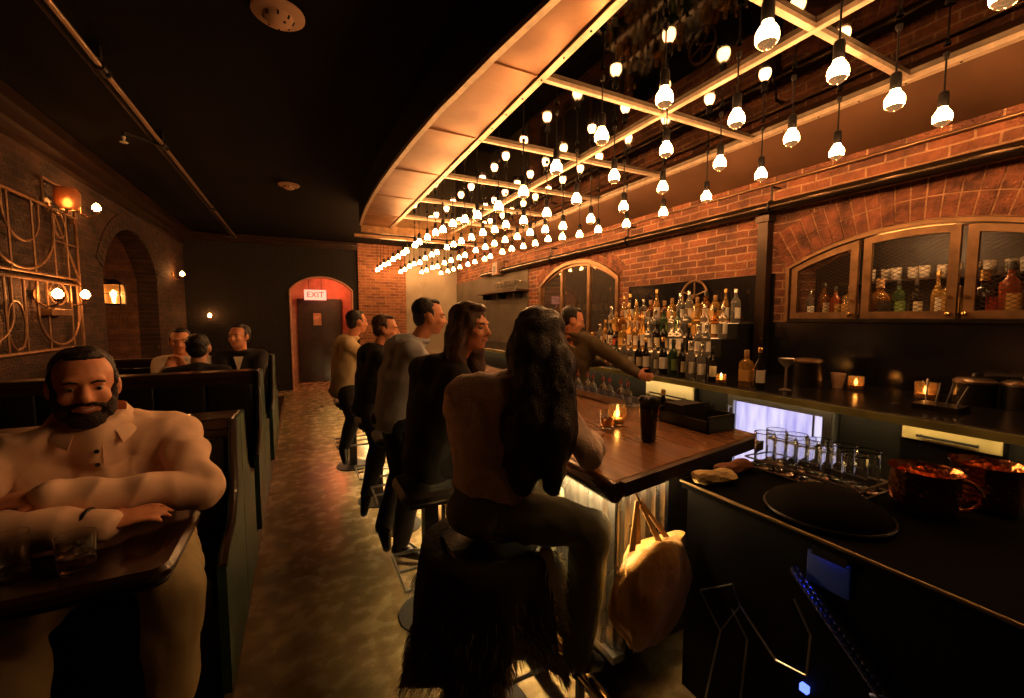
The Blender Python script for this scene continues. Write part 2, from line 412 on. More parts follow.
MB().loft([[(3.272, y, CANZ-.005), (RX-.005, y, 2.76), (RX-.005, y, 2.775), (3.272, y, CANZ+.012)] for y in (Y0, Y1)]).build('wall_side_panel', mat('copper_brown', (.15, .075, .038), .5, .6, noise_amt=.5, noise_scale=1.5, bump=.1, bump_scale=2), can)
MB().box((.87, Y1, CANZ-.10), (3.56, Y1+.07, CZ-.005)).box((.78, Y1+.07, CANZ-.16), (3.56, Y1+.16, CANZ-.12)).build('end_beam', M_bronze, can)

# pipes on the right-hand wall
pc = thing('wall_conduit', (RX-.1, 3, 2.48), 'long round conduit running along the brick wall under the canopy', 'pipe')
MB().cyl((RX-.10, -1.4, 2.49), (RX-.10, 8.4, 2.49), .045, seg=18).build('pipe', mat('conduit', (.045, .028, .016), .24, .85, noise_amt=.3), pc)
for y in (.6, 2.2, 3.9, 5.6, 7.3):
    MB().tube([(RX-.10+.052*math.cos(a), y, 2.49+.052*math.sin(a)) for a in [2*PI*k/16 for k in range(16)]], .008, 6, True).cyl((RX-.1, y, 2.54), (RX-.1, y, 2.66), .008).box((RX-.1, y-.012, 2.645), (RX, y+.012, 2.66)).build('clamp', M_darksteel, pc)
p2 = tag(MB().cyl((RX-.03, -1.4, 2.70), (RX-.03, 6.6, 2.70), .012, seg=10).build('thin_conduit', mat('conduit_thin', (.22, .13, .07), .3, .8)), 'thin bright conduit along the brick above the thick one', 'pipe')
colm = MB().box((RX-.11, 2.215, 1.10), (RX-.032, 2.30, 2.435)).box((RX-.125, 2.2, 2.38), (RX-.032, 2.315, 2.43)).box((RX-.125, 2.2, 1.10), (RX-.032, 2.315, 1.14))
tag(colm.build('steel_post', mat('post_steel', (.06, .042, .03), .32, .8, noise_amt=.4)), 'dark square steel post standing on the back counter against the brick', 'post')

# ------------------------------------------------------------------ hanging bulbs
BZ = 2.63
def make_bulb():
    t = thing('hanging_bulb', (0, 0, 0), 'x', 'light bulb', 'hanging bulbs above the bar')
    # local z = 0 is the bulb centre
    b = MB()
    prof_t = [(.0355, -.019), (.0385, -.0115), (.0400, -.001), (.0398, .010), (.0375, .021), (.0325, .032), (.0255, .042), (.0200, .051), (.0185, .064)]
    prof_b = [(.002, -.041), (.012, -.0392), (.022, -.0345), (.0318, -.0255), (.0355, -.019)]
    b.slot(1).lathe(prof_b, seg=20, caps=False).slot(0).lathe(prof_t, seg=20, caps=False)
    b.build('bulb', [M_bulb, M_bulbtip], t, weld=True)
    MB().lathe([(.0205, .058), (.0225, .064), (.0225, .125), (.019, .135), (.008, .142)], seg=16).build('socket', M_iron, t)
    MB().cyl((0, 0, .14), (0, 0, CANZ-BZ-.012), .0045, seg=8).build('cord', M_iron, t)
    MB().lathe([(.010, CANZ-BZ-.03), (.014, CANZ-BZ-.018), (.014, CANZ-BZ-.004)], seg=12).build('ceiling_cap', M_iron, t)
    return t
proto = None
bx = [1.60, 2.11, 2.61, 3.10]
SAG = [(-1, 0), (2, 0), (2.5, -.03), (3.0, -.07), (3.5, -.09), (4.0, -.05), (4.5, -.02), (5.0, .02), (6.0, .04), (12, .0)]
def sag(y):
    for (a, u), (b, w) in zip(SAG, SAG[1:]):
        if a <= y <= b: return u+(w-u)*(y-a)/(b-a)
cord_cache = {}
rown = ['in the row above the drinkers', 'in the second row out from the drinkers', 'in the third row out from the drinkers', 'in the row beside the brick wall']
for ci, x in enumerate(bx):
    for k in range(-1, 23):
        y = .575+.482*k if k < 8 else 3.949+.365*(k-7) if k < 15 else 6.869+.44*(k-15)
        if abs(y-Y1-.08) < .12: y = Y1+.24
        lab = f'glowing hanging bulb, {ORD[k+1]} from the near end {rown[ci]}'
        loc = (x+random.uniform(-.012, .012), y+random.uniform(-.015, .015), BZ+round(random.uniform(-.012, .012)+sag(y), 2))
        if proto is None: proto = make_bulb(); proto.location = loc; proto['label'] = lab; proto_name = proto; o = proto
        else: o = copy_thing(proto, loc, lab, rz=random.uniform(0, 6))
        topz = (CANZ if y < Y1 else CZ)-loc[2]; key = round(topz, 2)
        if key not in cord_cache:
            cord_cache[key] = (MB().cyl((0, 0, .14), (0, 0, topz-.004), .0045, seg=8).mesh('cord', M_iron),
                               MB().lathe([(.010, topz-.03), (.014, topz-.018), (.014, topz-.003)], seg=12).mesh('ceiling_cap', M_iron))
        for c in o.children:
            if c.name.startswith('cord'): c.data = cord_cache[key][0]
            if c.name.startswith('ceiling_cap'): c.data = cord_cache[key][1]
# ------------------------------------------------------------------ bar counter
bar = thing('bar_counter', (1.5, 4.7, 0), 'long wooden topped bar counter with corrugated metal front', 'bar counter')
BYE = 8.3
top = MB()
poly = [(.975, 1.136), (2.03, 1.295), (2.03, BYE), (.975, BYE)]
n4 = lambda p, ins: [(p[0][0]+ins, p[0][1]+ins), (p[1][0]-ins, p[1][1]+ins), (p[2][0]-ins, p[2][1]), (p[3][0]+ins, p[3][1])]
top.loft([[(x, y, z) for x, y in n4(poly, i)] for i, z in ((.004, .95), (0, .954), (0, .994), (.006, 1.0))])
bw = bpy.data.materials.new('bar_top_wood'); n, l = nodes(bw); b = n['Principled BSDF']; b.inputs['Roughness'].default_value = .27; b.inputs['Coat Weight'].default_value = .2
g = n.new('ShaderNodeTexCoord'); mp = n.new('ShaderNodeMapping'); mp.inputs['Scale'].default_value = (22, 1.2, 22); t = n.new('ShaderNodeTexNoise'); t.inputs['Scale'].default_value = 1.5; t.inputs['Detail'].default_value = 6
l.new(g.outputs['Object'], mp.inputs[0]); l.new(mp.outputs[0], t.inputs['Vector'])
cr = n.new('ShaderNodeValToRGB'); e = cr.color_ramp.elements; e[0].position = .3; e[0].color = (.16, .062, .022, 1); e[1].position = .7; e[1].color = (.30, .13, .05, 1)
l.new(t.outputs['Fac'], cr.inputs[0]); l.new(cr.outputs[0], b.inputs['Base Color'])
top.build('counter_top', bw, bar)
MB().box((.966, 1.15, .925), (.980, BYE, .952)).build('edge_band', M_darkwood, bar)
MB().loft([[(.975, y+ (0 if y > 1.2 else 0), .975)] and [(.962+.036*math.cos(a), y, .972+.036*math.sin(a)) for a in [2*PI*k/18 for k in range(18)]] for y in (1.105, 1.112, 2, 3, 5, BYE)]).build('arm_rail', mat('rail_wood', (.06, .022, .010), .2, noise_amt=.5, coat=.4), bar)
ee = MB(); a = V((1.0, 1.128, .95)); b_ = V((2.03, 1.284, .95)); d = (b_-a).normalized(); nrm = V((d.y, -d.x, 0))
ee.obox((a+b_)/2+V((0, 0, .024))+nrm*.008, d*((b_-a).length/2), nrm*.012, V((0, 0, .026)))
ee.build('end_moulding', M_darkwood, bar)
# corrugated fronts
def corr(mb, p0, p1, z0, z1, pitch=.062, depth=.018):
    p0, p1 = V(p0), V(p1); L = (p1-p0).length; d = (p1-p0)/L; nn = V((d.y, -d.x, 0)); n = int(L/pitch)
    prof = []
    for k in range(n):
        for f, h in ((0, 0), (.18, 0), (.32, 1), (.68, 1), (.82, 0)):
            prof.append(p0+d*((k+f)*pitch)+nn*(h*depth))
    prof.append(p1)
    fr = [V((p.x, p.y, z0)) for p in prof]; bk = [V((p.x, p.y, z1)) for p in prof]; k = len(prof)
    bi = [p-nn*.012 for p in fr]; bj = [p-nn*.012 for p in bk]
    mb.add(fr+bk, [(i, i+1, k+i+1, k+i) for i in range(k-1)])
    mb.add(bi+bj, [(i, k+i, k+i+1, i+1) for i in range(k-1)])
    return mb
corr(MB(), (1.04, BYE, 0), (1.04, 1.2, 0), .29, .945).build('corrugated_front', M_zinc, bar, angle=20)
corr(MB(), (1.045, 1.19, 0), (1.36, 1.238, 0), .29, .945).build('corrugated_end', M_zinc, bar, angle=20)
MB().box((1.06, 1.25, .3), (1.78, BYE, .948)).box((1.3, 1.42, 0), (1.75, BYE, .3)).box((1.36, 1.30, .3), (1.78, 1.42, .948)).build('carcass', M_black, bar)
kb = MB().box((1.018, 1.17, .262), (1.075, BYE, .292))
kb.build('kick_trim', M_steel, bar)
led = MB().box((.984, 1.2, .938), (.994, 8.0, .949)); led.build('light_strip', M_led, bar)
le2 = MB(); a = V((1.05, 1.165, .941)); b_ = V((1.36, 1.21, .941)); le2.obox((a+b_)/2, (b_-a)/2, V((0, .006, 0)), V((0, 0, .006))); le2.build('light_strip', emit('warm_led_end', (1, .6, .24), 110), bar)

fr = thing('foot_rail', (.93, 4, 0), 'brass foot rail on black brackets along the foot of the bar', 'foot rail')
MB().cyl((.925, 1.02, .22), (.925, 7.9, .22), .024, seg=16).ball((.925, 1.02, .22), .028).build('rail', M_brassp, fr)
for y in (1.25, 2.1, 3.0, 3.9, 4.8, 5.7, 6.6, 7.5):
    m = MB().box((.905, y-.03, 0), (.945, y+.03, .012)).box((.913, y-.013, .01), (.937, y+.013, .2))
    m.tube([(.925+.031*math.cos(a), y, .22+.031*math.sin(a)) for a in [2*PI*k/16 for k in range(16)]], .009, 6, True)
    m.box((.937, y-.012, .225), (1.02, y+.012, .245)).ball((.985, y-.014, .236), .018, 10, 6)
    m.build('bracket', M_iron, fr)

# ------------------------------------------------------------------ back counter and lower cabinets
CX0 = 2.66
bc = thing('back_counter', (3.15, 2.8, 0), 'dark back counter running along the brick wall behind the bar', 'counter')
MB().rbox((CX0, -1.0, 1.05), (RX-.03, 8.0, 1.10), .012).build('counter_top', mat('counter_stone', (.014, .012, .010), .22, noise_amt=.5, noise_scale=14), bc)
MB().box((CX0-.012, -1.0, 1.052), (CX0-.001, 8.0, 1.092)).build('edge_strip', mat('edge_metal', (.42, .42, .17), .5, .35, noise_amt=.5, noise_scale=5), bc)
MB().box((2.98, -1.0, 0), (RX-.03, 1.38, 1.05)).box((2.98, 2.14, 0), (RX-.03, 8.0, 1.05)).box((3.5, 1.38, 0), (RX-.03, 2.14, 1.05)).build('carcass', M_black, bc)
MB().box((CX0+.16, -.6, 1.042), (CX0+.18, 7.8, 1.05)).build('light_strip', emit('led_back', (1.0, .66, .25), 22), bc)
# glass-door cooler glowing lavender
co = thing('bottle_cooler', (3.2, 1.75, 0), 'glowing lavender glass door cooler under the back counter', 'cooler')
y0, y1 = 1.40, 2.12
MB().box((2.95, y0, .02), (3.48, y0+.03, 1.03)).box((2.95, y1-.03, .02), (3.48, y1, 1.03)).box((2.95, y0, 1.0), (3.48, y1, 1.03)).box((2.95, y0, .02), (3.48, y1, .12)).box((3.44, y0, .02), (3.48, y1, 1.03)).build('cabinet_body', mat('cooler_body', (.3, .3, .34), .4, .6), co)
def cool_mat():
    m = bpy.data.materials.new('cooler_glow'); n, l = nodes(m); b = n['Principled BSDF']
    g = n.new('ShaderNodeTexCoord'); mp = n.new('ShaderNodeMapping'); mp.inputs['Scale'].default_value = (1, 9, 1.2)
    t = n.new('ShaderNodeTexNoise'); t.inputs['Scale'].default_value = 3; t.inputs['Detail'].default_value = 5
    l.new(g.outputs['Object'], mp.inputs[0]); l.new(mp.outputs[0], t.inputs['Vector'])
    cr = n.new('ShaderNodeValToRGB'); e = cr.color_ramp.elements
    e[0].position = .3; e[0].color = (.40, .36, .80, 1); e[1].position = .6; e[1].color = (.90, .84, 1, 1)
    l.new(t.outputs['Fac'], cr.inputs[0]); l.new(cr.outputs[0], b.inputs['Emission Color']); b.inputs['Emission Strength'].default_value = 1.15
    b.inputs['Base Color'].default_value = (.6, .6, .8, 1)
    return m
M_cool = cool_mat()
MB().box((2.99, y0+.04, .13), (3.0, y1-.04, .985)).build('lit_interior', M_cool, co)
d = MB()
d.box((2.93, y0+.005, .10), (2.95, y0+.055, 1.0)).box((2.93, y1-.055, .10), (2.95, y1-.005, 1.0)).box((2.93, y0+.055, .955), (2.95, y1-.055, 1.0)).box((2.93, y0+.055, .10), (2.95, y1-.055, .15)).box((2.93, y0+.10, .15), (2.94, y0+.112, .955))
d.build('door_frame', M_steel, co)
MB().box((2.938, y0+.055, .15), (2.942, y1-.055, .955)).build('door_glass', mat('frosted_pane', (.92, .9, 1), .25, trans=1.0), co)
MB().cyl((2.9, y1-.03, .65), (2.9, y1-.03, .92), .010).cyl((2.9, y1-.03, .67), (2.935, y1-.03, .67), .007).cyl((2.9, y1-.03, .90), (2.935, y1-.03, .90), .007).build('handle', M_steel, co)
# bright steel front panels
def steel_unit(ya, yb, label, tint, za=.86, zb=1.03, x=2.93):
    t = thing('steel_cabinet', (x+.02, (ya+yb)/2, 0), label, 'cabinet')
    MB().box((x+.012, ya, .05), (x+.04, yb, 1.045)).build('body', M_darksteel, t)
    MB().rbox((x-.006, ya+.01, za), (x+.010, yb-.01, zb), .004).build('drawer_front', tint, t)
    MB().cyl((x-.03, ya+.08, za+.03), (x-.03, yb-.08, za+.03), .007).cyl((x-.03, ya+.09, za+.03), (x-.004, ya+.09, za+.03), .005).cyl((x-.03, yb-.09, za+.03), (x-.004, yb-.09, za+.03), .005).build('handle', M_darksteel, t)
    return t
M_gold = mat('gold_steel', (.75, .62, .30), .35, .3, noise_amt=.25, noise_scale=5)
M_cream = mat('cream_metal', (.85, .74, .50), .45, .1)
steel_unit(.68, 1.07, 'golden reflecting steel drawer unit under the back counter near copper buckets', M_gold, .93, 1.035)
steel_unit(2.42, 2.98, 'pale cream drawer unit under the back counter below the bottle tiers', M_cream, .86, 1.03)

# ------------------------------------------------------------------ bottle tiers
tier = thing('bottle_tier', (3.2, 2.85, 1.10), 'stepped black shelf carrying the bottles on the back counter', 'shelf')
MB().box((2.96, 2.36, 1.10), (RX-.06, 3.98, 1.255)).box((3.16, 2.36, 1.255), (RX-.06, 3.98, 1.40)).box((3.36, 2.36, 1.40), (RX-.06, 3.98, 1.53)).build('steps', M_black, tier)
for (xa, xb, zz) in ((2.975, 3.15, 1.2555), (3.175, 3.35, 1.4005), (3.375, 3.53, 1.5305)): MB().box((xa, 2.47, zz), (xb, 3.94, zz+.004)).build('lit_panel', emit('lit_step', (1, .50, .17), 1.3), tier)
GL = dict(
    amber=mat('amber_glass', (.55, .20, .03), .06, trans=.75), dark=mat('dark_glass', (.012, .010, .006), .08), green=mat('green_glass', (.045, .10, .03), .07, trans=.5),
    clear=mat('bottle_clear', (.85, .82, .74), .05, trans=.85), red=mat('red_liqueur', (.34, .06, .015), .08, trans=.4), gold=mat('golden_spirit', (.85, .48, .12), .06, trans=.7))
LB = dict(cream=mat('label_cream', (.78, .68, .46), .6), white=mat('label_white', (.80, .76, .68), .6), black=mat('label_black', (.02, .02, .02), .5), red=mat('label_red', (.5, .06, .03), .55),
          ochre=mat('label_ochre', (.62, .36, .10), .55), green=mat('label_green', (.20, .30, .08), .55))
CP = dict(black=mat('cap_black', (.015, .015, .015), .35), gold=mat('cap_gold', (.8, .5, .18), .3, 1.0), red=mat('cap_red', (.4, .04, .02), .4), cork=mat('cap_cork', (.40, .24, .11), .7), silver=mat('cap_silver', (.7, .66, .6), .25, 1.0))
def bottle(kind, glass, label, cap, H, R):
    """kind: round (shouldered), slim (long neck), squat (wide with short neck), square"""
    t = thing('liquor_bottle', (0, 0, 0), 'x', 'bottle')
    b = MB()
    if kind == 'round': pr = [(R*.9, 0), (R, .012), (R, H*.58), (R*.93, H*.64), (R*.42, H*.74), (R*.36, H*.80), (R*.34, H*.93)]
    elif kind == 'slim': pr = [(R*.9, 0), (R, .012), (R, H*.50), (R*.85, H*.58), (R*.42, H*.70), (R*.32, H*.78), (R*.31, H*.94)]
    elif kind == 'squat': pr = [(R*.85, 0), (R, .02), (R*1.02, H*.45), (R*.8, H*.62), (R*.36, H*.70), (R*.33, H*.86)]
    else: pr = None
    if pr: b.lathe(pr, seg=16)
    else:
        def ring(w, z): return [(w*math.copysign(abs(math.cos(a))**.35, math.cos(a)), w*math.copysign(abs(math.sin(a))**.35, math.sin(a)), z) for a in [2*PI*(k+.5)/16 for k in range(16)]]
        b.loft([ring(R*.92, 0), ring(R*.95, .01), ring(R*.95, H*.62), ring(R*.8, H*.68), ring(R*.36, H*.74), ring(R*.34, H*.9)])
    b.build('glass_body', GL[glass], t)
    zl, zh = H*.14, H*.45
    lb = MB(); rr = R*1.015 if kind != 'square' else R*1.0
    if kind == 'square':
        lb.box((-rr*.8, -rr-.0005, zl), (rr*.8, -rr+.004, zh)).box((-rr-.0005, -rr*.8, zl), (-rr+.004, rr*.8, zh))
    else:
        arc = [(-2.9+3.3*k/12) for k in range(13)]
        lb.loft([[(rr*math.cos(a), rr*math.sin(a), z) for a in arc] for z in (zl, zh)], caps=False, closed=False)
    lb.build('label', LB[label], t)
    hn = pr[-1][1] if pr else H*.9
    rn = R*.40
    MB().lathe([(rn, hn-.02), (rn, H-.004), (rn*.8, H)], seg=12).build('stopper', CP[cap], t)
    return t
KINDS = [('round','amber','cream','black',.30,.040),('slim','dark','white','gold',.31,.037),('square','gold','ochre','cork',.27,.044),('round','clear','white','silver',.29,.038),
         ('squat','amber','black','cork',.25,.052),('slim','green','cream','red',.32,.036),('round','red','ochre','black',.28,.039),('square','clear','black','silver',.26,.042),
         ('round','dark','cream','black',.30,.038),('slim','gold','white','gold',.33,.035),('squat','dark','red','gold',.24,.050),('round','green','green','black',.29,.040)]
DESC = {'amber':'amber','dark':'dark','gold':'golden','clear':'clear','green':'green','red':'red'}
PR = []
def desc(k):
    kd, g, l, c, H, R = k
    return f"{'square' if kd=='square' else 'squat' if kd=='squat' else 'slender' if kd=='slim' else 'round'} {DESC[g]} bottle with {l} label"
used_proto = set()
def place_bottle(i, loc, suffix, group, sc=1.0):
    k = KINDS[i]
    while len(PR) <= i: PR.append(None)
    if PR[i] is None:
        PR[i] = bottle(*k); o = PR[i]; o.location = loc; o['label'] = desc(k)+', '+suffix; o['group'] = group; o.rotation_euler = (0, 0, random.uniform(-.5, .5))
    else: o = copy_thing(PR[i], loc, desc(k)+', '+suffix, random.uniform(-.5, .5), group)
    if sc != 1.0: o.scale = (sc, sc, sc)
    return o
def row(x, z, ya, yb, step, where, group, order=None, sc=1.0, jit=.012):
    y = ya; i = 0
    while y < yb:
        ki = random.choice(order or range(len(KINDS)))
        place_bottle(ki, (x+random.uniform(-jit, jit), y, z), f'{ORD[i]} from the post {where}', group, sc*random.uniform(.86, 1.08))
        y += step*random.uniform(.97, 1.1); i += 1
row(2.80, 1.10, 2.16, 3.95, .094, 'in the front counter row', 'bottles in the front counter row', [1, 3, 5, 0, 8, 9, 11, 3, 1, 9])
row(3.06, 1.26, 2.42, 3.93, .093, 'on the lowest step', 'bottles on the lowest step', [0, 2, 4, 9, 8, 9, 10, 3, 1, 3, 2])
row(3.26, 1.405, 2.42, 3.93, .096, 'on the middle step', 'bottles on the middle step', [0, 2, 6, 9, 4, 11, 3, 7, 2, 9, 3])
row(3.42, 1.535, 2.42, 3.93, .10, 'on the top step', 'bottles on the top step', [0, 2, 9, 1, 4, 3, 9, 3])
wh = thing('mounted_spoked_wheel', (RX-.16, 2.99, 1.53), 'bronze spoked hand wheel standing above the bottle tiers', 'wheel')
yc, zc, xr = 2.97, 1.80, RX-.055
MB().tube([(xr, yc+.15*math.cos(a), zc+.15*math.sin(a)) for a in [2*PI*k/32 for k in range(32)]], .012, 8, True).build('rim', M_bronze, wh)
m = MB()
for k in range(5):
    a = PI/2+2*PI*k/5; m.cyl((xr, yc, zc), (xr, yc+.148*math.cos(a), zc+.148*math.sin(a)), .007, seg=8)
m.build('spoke', M_bronze, wh)
MB().cyl((xr-.02, yc, zc), (RX-.025, yc, zc), .02, seg=12).build('hub', M_bronze, wh)

# ------------------------------------------------------------------ liquor cabinet with mesh doors
cab = thing('liquor_cabinet', (RX+.1, 1.3, HA[2]), 'arched three door liquor cabinet with bronze frames and diamond mesh set in the brick', 'cabinet')
ap = arch_pts(HA, 40)
def arch_frame(mb, h, w, xa, xb, bottom=True, n=40):
    o = [(h[0], h[2])]+arch_pts(h, n)+[(h[1], h[2])]
    hi = (h[0]+w, h[1]-w, h[2]+w, h[3]-w*.3, h[4]-w)
    i = [(hi[0], hi[2] if bottom else h[2])]+arch_pts(hi, n)+[(hi[1], hi[2] if bottom else h[2])]
    k = len(o)
    vs = [(x, y, z) for x in (xa, xb) for y, z in o]+[(x, y, z) for x in (xa, xb) for y, z in i]
    fs = []
    rngs = range(k if bottom else k-1)
    for j in rngs:
        jj = (j+1) % k
        fs += [(j, jj, 2*k+jj, 2*k+j), (k+j, 3*k+j, 3*k+jj, k+jj), (j, k+j, k+jj, jj), (2*k+j, 2*k+jj, 3*k+jj, 3*k+j)]
    return mb.add(vs, fs)
HAo = (HA[0]-.0, HA[1]+.0, 1.25, HA[3], HA[4])
arch_frame(MB(), (HA[0]+.002, HA[1]-.002, HA[2]+.002, HA[3], HA[4]-.002), .028, RX-.035, RX+.10, False).build('outer_frame', M_bronze, cab)
MB().box((RX-.04, HA[0]+.03, HA[2]-.0), (RX+.10, HA[1]-.03, HA[2]+.022)).build('sill_bar', M_darksteel, cab)
MB().box((RX+.39, HA[0]+.01, HA[2]+.01), (RX+.40, HA[1]-.01, 2.19)).build('back_panel', M_black, cab)
MB().box((RX+.10, HA[0]+.03, HA[2]+.002), (RX+.39, HA[1]-.03, HA[2]+.02)).build('shelf', M_darkwood, cab)
doors = [(1.605, 2.06), (1.085, 1.575), (.56, 1.055)]
hd = (HA[0]+.035, HA[1]-.035, HA[2]+.026, HA[3]-.01, HA[4]-.04)
for (da, db) in doors:
    w = .048; xa, xb = RX-.018, RX+.012; mb = MB()
    N = 14; ys = [da+(db-da)*k/N for k in range(N+1)]
    zt = lambda y: arch_top(hd, min(max(y, hd[0]), hd[1]))
    z0 = hd[2]
    # stiles, bottom and curved top rail
    for a, b in ((da, da+w), (db-w, db)):
        yy = [a+(b-a)*k/3 for k in range(4)]
        mb.loft([[(xa, y, z0), (xb, y, z0), (xb, y, zt(y)), (xa, y, zt(y))] for y in yy])
    mb.box((xa, da+w, z0), (xb, db-w, z0+w))
    yy = [da+w+(db-da-2*w)*k/12 for k in range(13)]
    mb.loft([[(xa, y, zt(y)-w*.95), (xb, y, zt(y)-w*.95), (xb, y, zt(y)), (xa, y, zt(y))] for y in yy])
    dr = mb.build('door', M_bronze, cab)
    # expanded metal
    me = MB(); A, B_, Z0 = da+w-.004, db-w+.004, z0+w-.004
    inside = lambda y, z: A <= y <= B_ and Z0 <= z <= zt(y)-w*.9
    for sgn in (1, -1):
        sl = .55*sgn; step = .026
        kmin = min(-sl*A, -sl*B_)+Z0; kmax = max(-sl*A, -sl*B_)+2.25
        k = kmin
        while k < kmax:
            seg = None
            for q in range(121):
                y = A+(B_-A)*q/120; z = sl*y+k
                if inside(y, z):
                    if seg is None: seg = [y, y]
                    seg[1] = y
                elif seg: break
            if seg and seg[1]-seg[0] > .01:
                p0 = V((RX+.004, seg[0], sl*seg[0]+k)); p1 = V((RX+.004, seg[1], sl*seg[1]+k)); d = p1-p0
                nn = V((0, -d.z, d.y)).normalized()
                me.obox((p0+p1)/2, d/2, nn*.0015, V((.0015, 0, 0)))
            k += step
    g = me.build('diamond_mesh', mat('mesh_steel', (.06, .035, .02), .45, .6), dr)
    kn = da+.025 if da > 1.5 else (db-.02 if da < 1 else da+.025)
    MB().cyl((xa, kn, z0+.03), (xa-.03, kn, z0+.03), .014, seg=14).ball((xa-.03, kn, z0+.03), .017, 12, 8).build('door_knob', M_brassp, dr)
    MB().cyl((xa, kn, z0+.13), (xa-.015, kn, z0+.13), .013, seg=14).build('lock', M_brassp, dr)
# bottles kept inside
MB().box((RX+.016, 1.14, 2.124), (RX+.03, 1.50, 2.138)).build('fill_strip', emit('cabinet_fill', (1, .5, .18), 190), cab)  # hidden glowing strip added to brighten the bottles behind the mesh
i = 0
for y, ki, sc in ((1.98, 3, .8), (1.89, 0, .95), (1.80, 6, .9), (1.71, 2, .95), (1.52, 4, 1.15), (1.42, 11, .95), (1.32, 8, 1.0), (1.22, 9, .95), (1.14, 2, 1.1), (1.01, 10, 1.25), (.90, 6, 1.2), (.79, 4, 1.2), (.67, 0, 1.15)):
    place_bottle(ki, (RX+.115+.02*(i % 2), y, HA[2]+.0225), f'{ORD[i]} from the post behind the cabinet mesh', 'bottles behind the cabinet mesh', sc); i += 1

MB().box((RX+.25, HA[0]+.03, 1.845), (RX+.389, HA[1]-.25, 1.858)).build('upper_shelf', M_darkwood, cab)
PT = None
for k in range(14):
    loc = (RX+.292+.05*(k % 2), 1.66-.078*k, 1.8585); lab = f'small sparkling tumbler, {ORD[k]} from the post on the upper cabinet shelf'
    if PT is None:
        PT = thing('tumbler', (0, 0, 0), lab, 'glass', 'tumblers on the upper cabinet shelf')
        MB().lathe([(.003, 0), (.027, 0), (.030, .004), (.034, .085), (.0315, .085), (.028, .014), (.003, .012)], seg=14, caps=False).build('glass_wall', mat('tumbler_glass', (.95, .85, .7), .08, trans=.7), PT)
        PT.location = loc
    else: copy_thing(PT, loc, lab)

def votive(x, y, z, label, r=.035, h=.075):
    t = thing('candle_holder', (x, y, z), label, 'candle')
    MB().lathe([(.003, 0), (r*.9, 0), (r, .008), (r*1.02, h), (r*.95, h), (r*.92, .012), (.003, .010)], (x, y, z), 18, caps=False).build('glass_cup', mat('amber_cup', (.95, .62, .32), .2, trans=.9), t)
    MB().cyl((x, y, z+.012), (x, y, z+.035), r*.8, seg=16).build('wax', mat('wax', (.9, .7, .45), .5), t)
    MB().lathe([(.002, .036), (.008, .046), (.009, .054), (.005, .068), (.001, .078)], (x, y, z), 10).build('flame', M_flame, t)
    return t
votive(2.73, 2.03, 1.1005, 'lit amber votive candle standing before the front counter row of bottles', .035, .07)
votive(3.30, 1.45, 1.1005, 'lit amber votive candle beside a pale cup on the back counter', .045, .09)
votive(3.30, 1.10, 1.1005, 'lit amber votive candle beside dark canisters on the back counter', .05, .10)
t = thing('paper_cup', (3.31, 1.56, 1.1005), 'pale tapered cup beside the votive on the back counter', 'cup')
MB().lathe([(.03, 0), (.045, .10), (.043, .10), (.028, .006)], (3.31, 1.56, 1.1005), 18, False).build('cup_wall', mat('cup_pale', (.65, .42, .26), .5), t)
def canister(x, y, r, h, label, knob=True):
    t = thing('metal_canister', (x, y, 1.1005), label, 'canister')
    MB().lathe([(r, 0), (r, h)], (x, y, 1.1005), 28).build('body', M_darksteel, t)
    MB().lathe([(r*1.03, h), (r*1.04, h+.012), (r*.85, h+.024), (.004, h+.03)], (x, y, 1.1005), 28).build('lid', mat('lid_steel', (.45, .36, .26), .3, 1.0), t)
    if knob: MB().lathe([(.008, h+.028), (.016, h+.04), (.012, h+.052)], (x, y, 1.1005), 14).build('lid_knob', M_darksteel, t)
canister(3.19, 1.69, .09, .17, 'dark lidded canister beside the last bottles on the back counter', False)
canister(3.34, .91, .085, .12, 'dark lidded canister standing just past the second votive')
canister(3.36, .73, .085, .125, 'dark lidded canister beyond the one beside the second votive')
canister(3.30, .54, .08, .12, 'dark lidded canister at the very end of the back counter row')
t = thing('cocktail_coupe', (2.95, 1.70, 1.1005), 'steel footed bowl on a tall stem beside the dark canister', 'coupe')
MB().lathe([(.035, 0), (.036, .006), (.008, .014), (.007, .15), (.02, .165), (.045, .19), (.05, .215), (.047, .215), (.02, .172)], (2.86, 1.65, 1.1005), 20, False).build('bowl', M_steel, t)
place_bottle(2, (2.82, 1.90, 1.1005), 'alone just before the post', 'bottles by the post')
place_bottle(1, (2.80, 1.79, 1.1005), 'second before the post', 'bottles by the post', .9)
t = thing('bar_caddy', (3.0, .9, 1.1005), 'dark steel rack of tools in front of the lidded canisters', 'caddy')
MB().box((2.9, .84, 1.1005), (3.06, 1.02, 1.13)).build('tray', M_darksteel, t)
for k in range(4):
    yk = .87+.04*k
    MB().cyl((2.98, yk, 1.13), (2.93+.03*k, yk-.05+.02*k, 1.24+.012*(k % 2)), .004).build('bar_tool', M_steel, t)

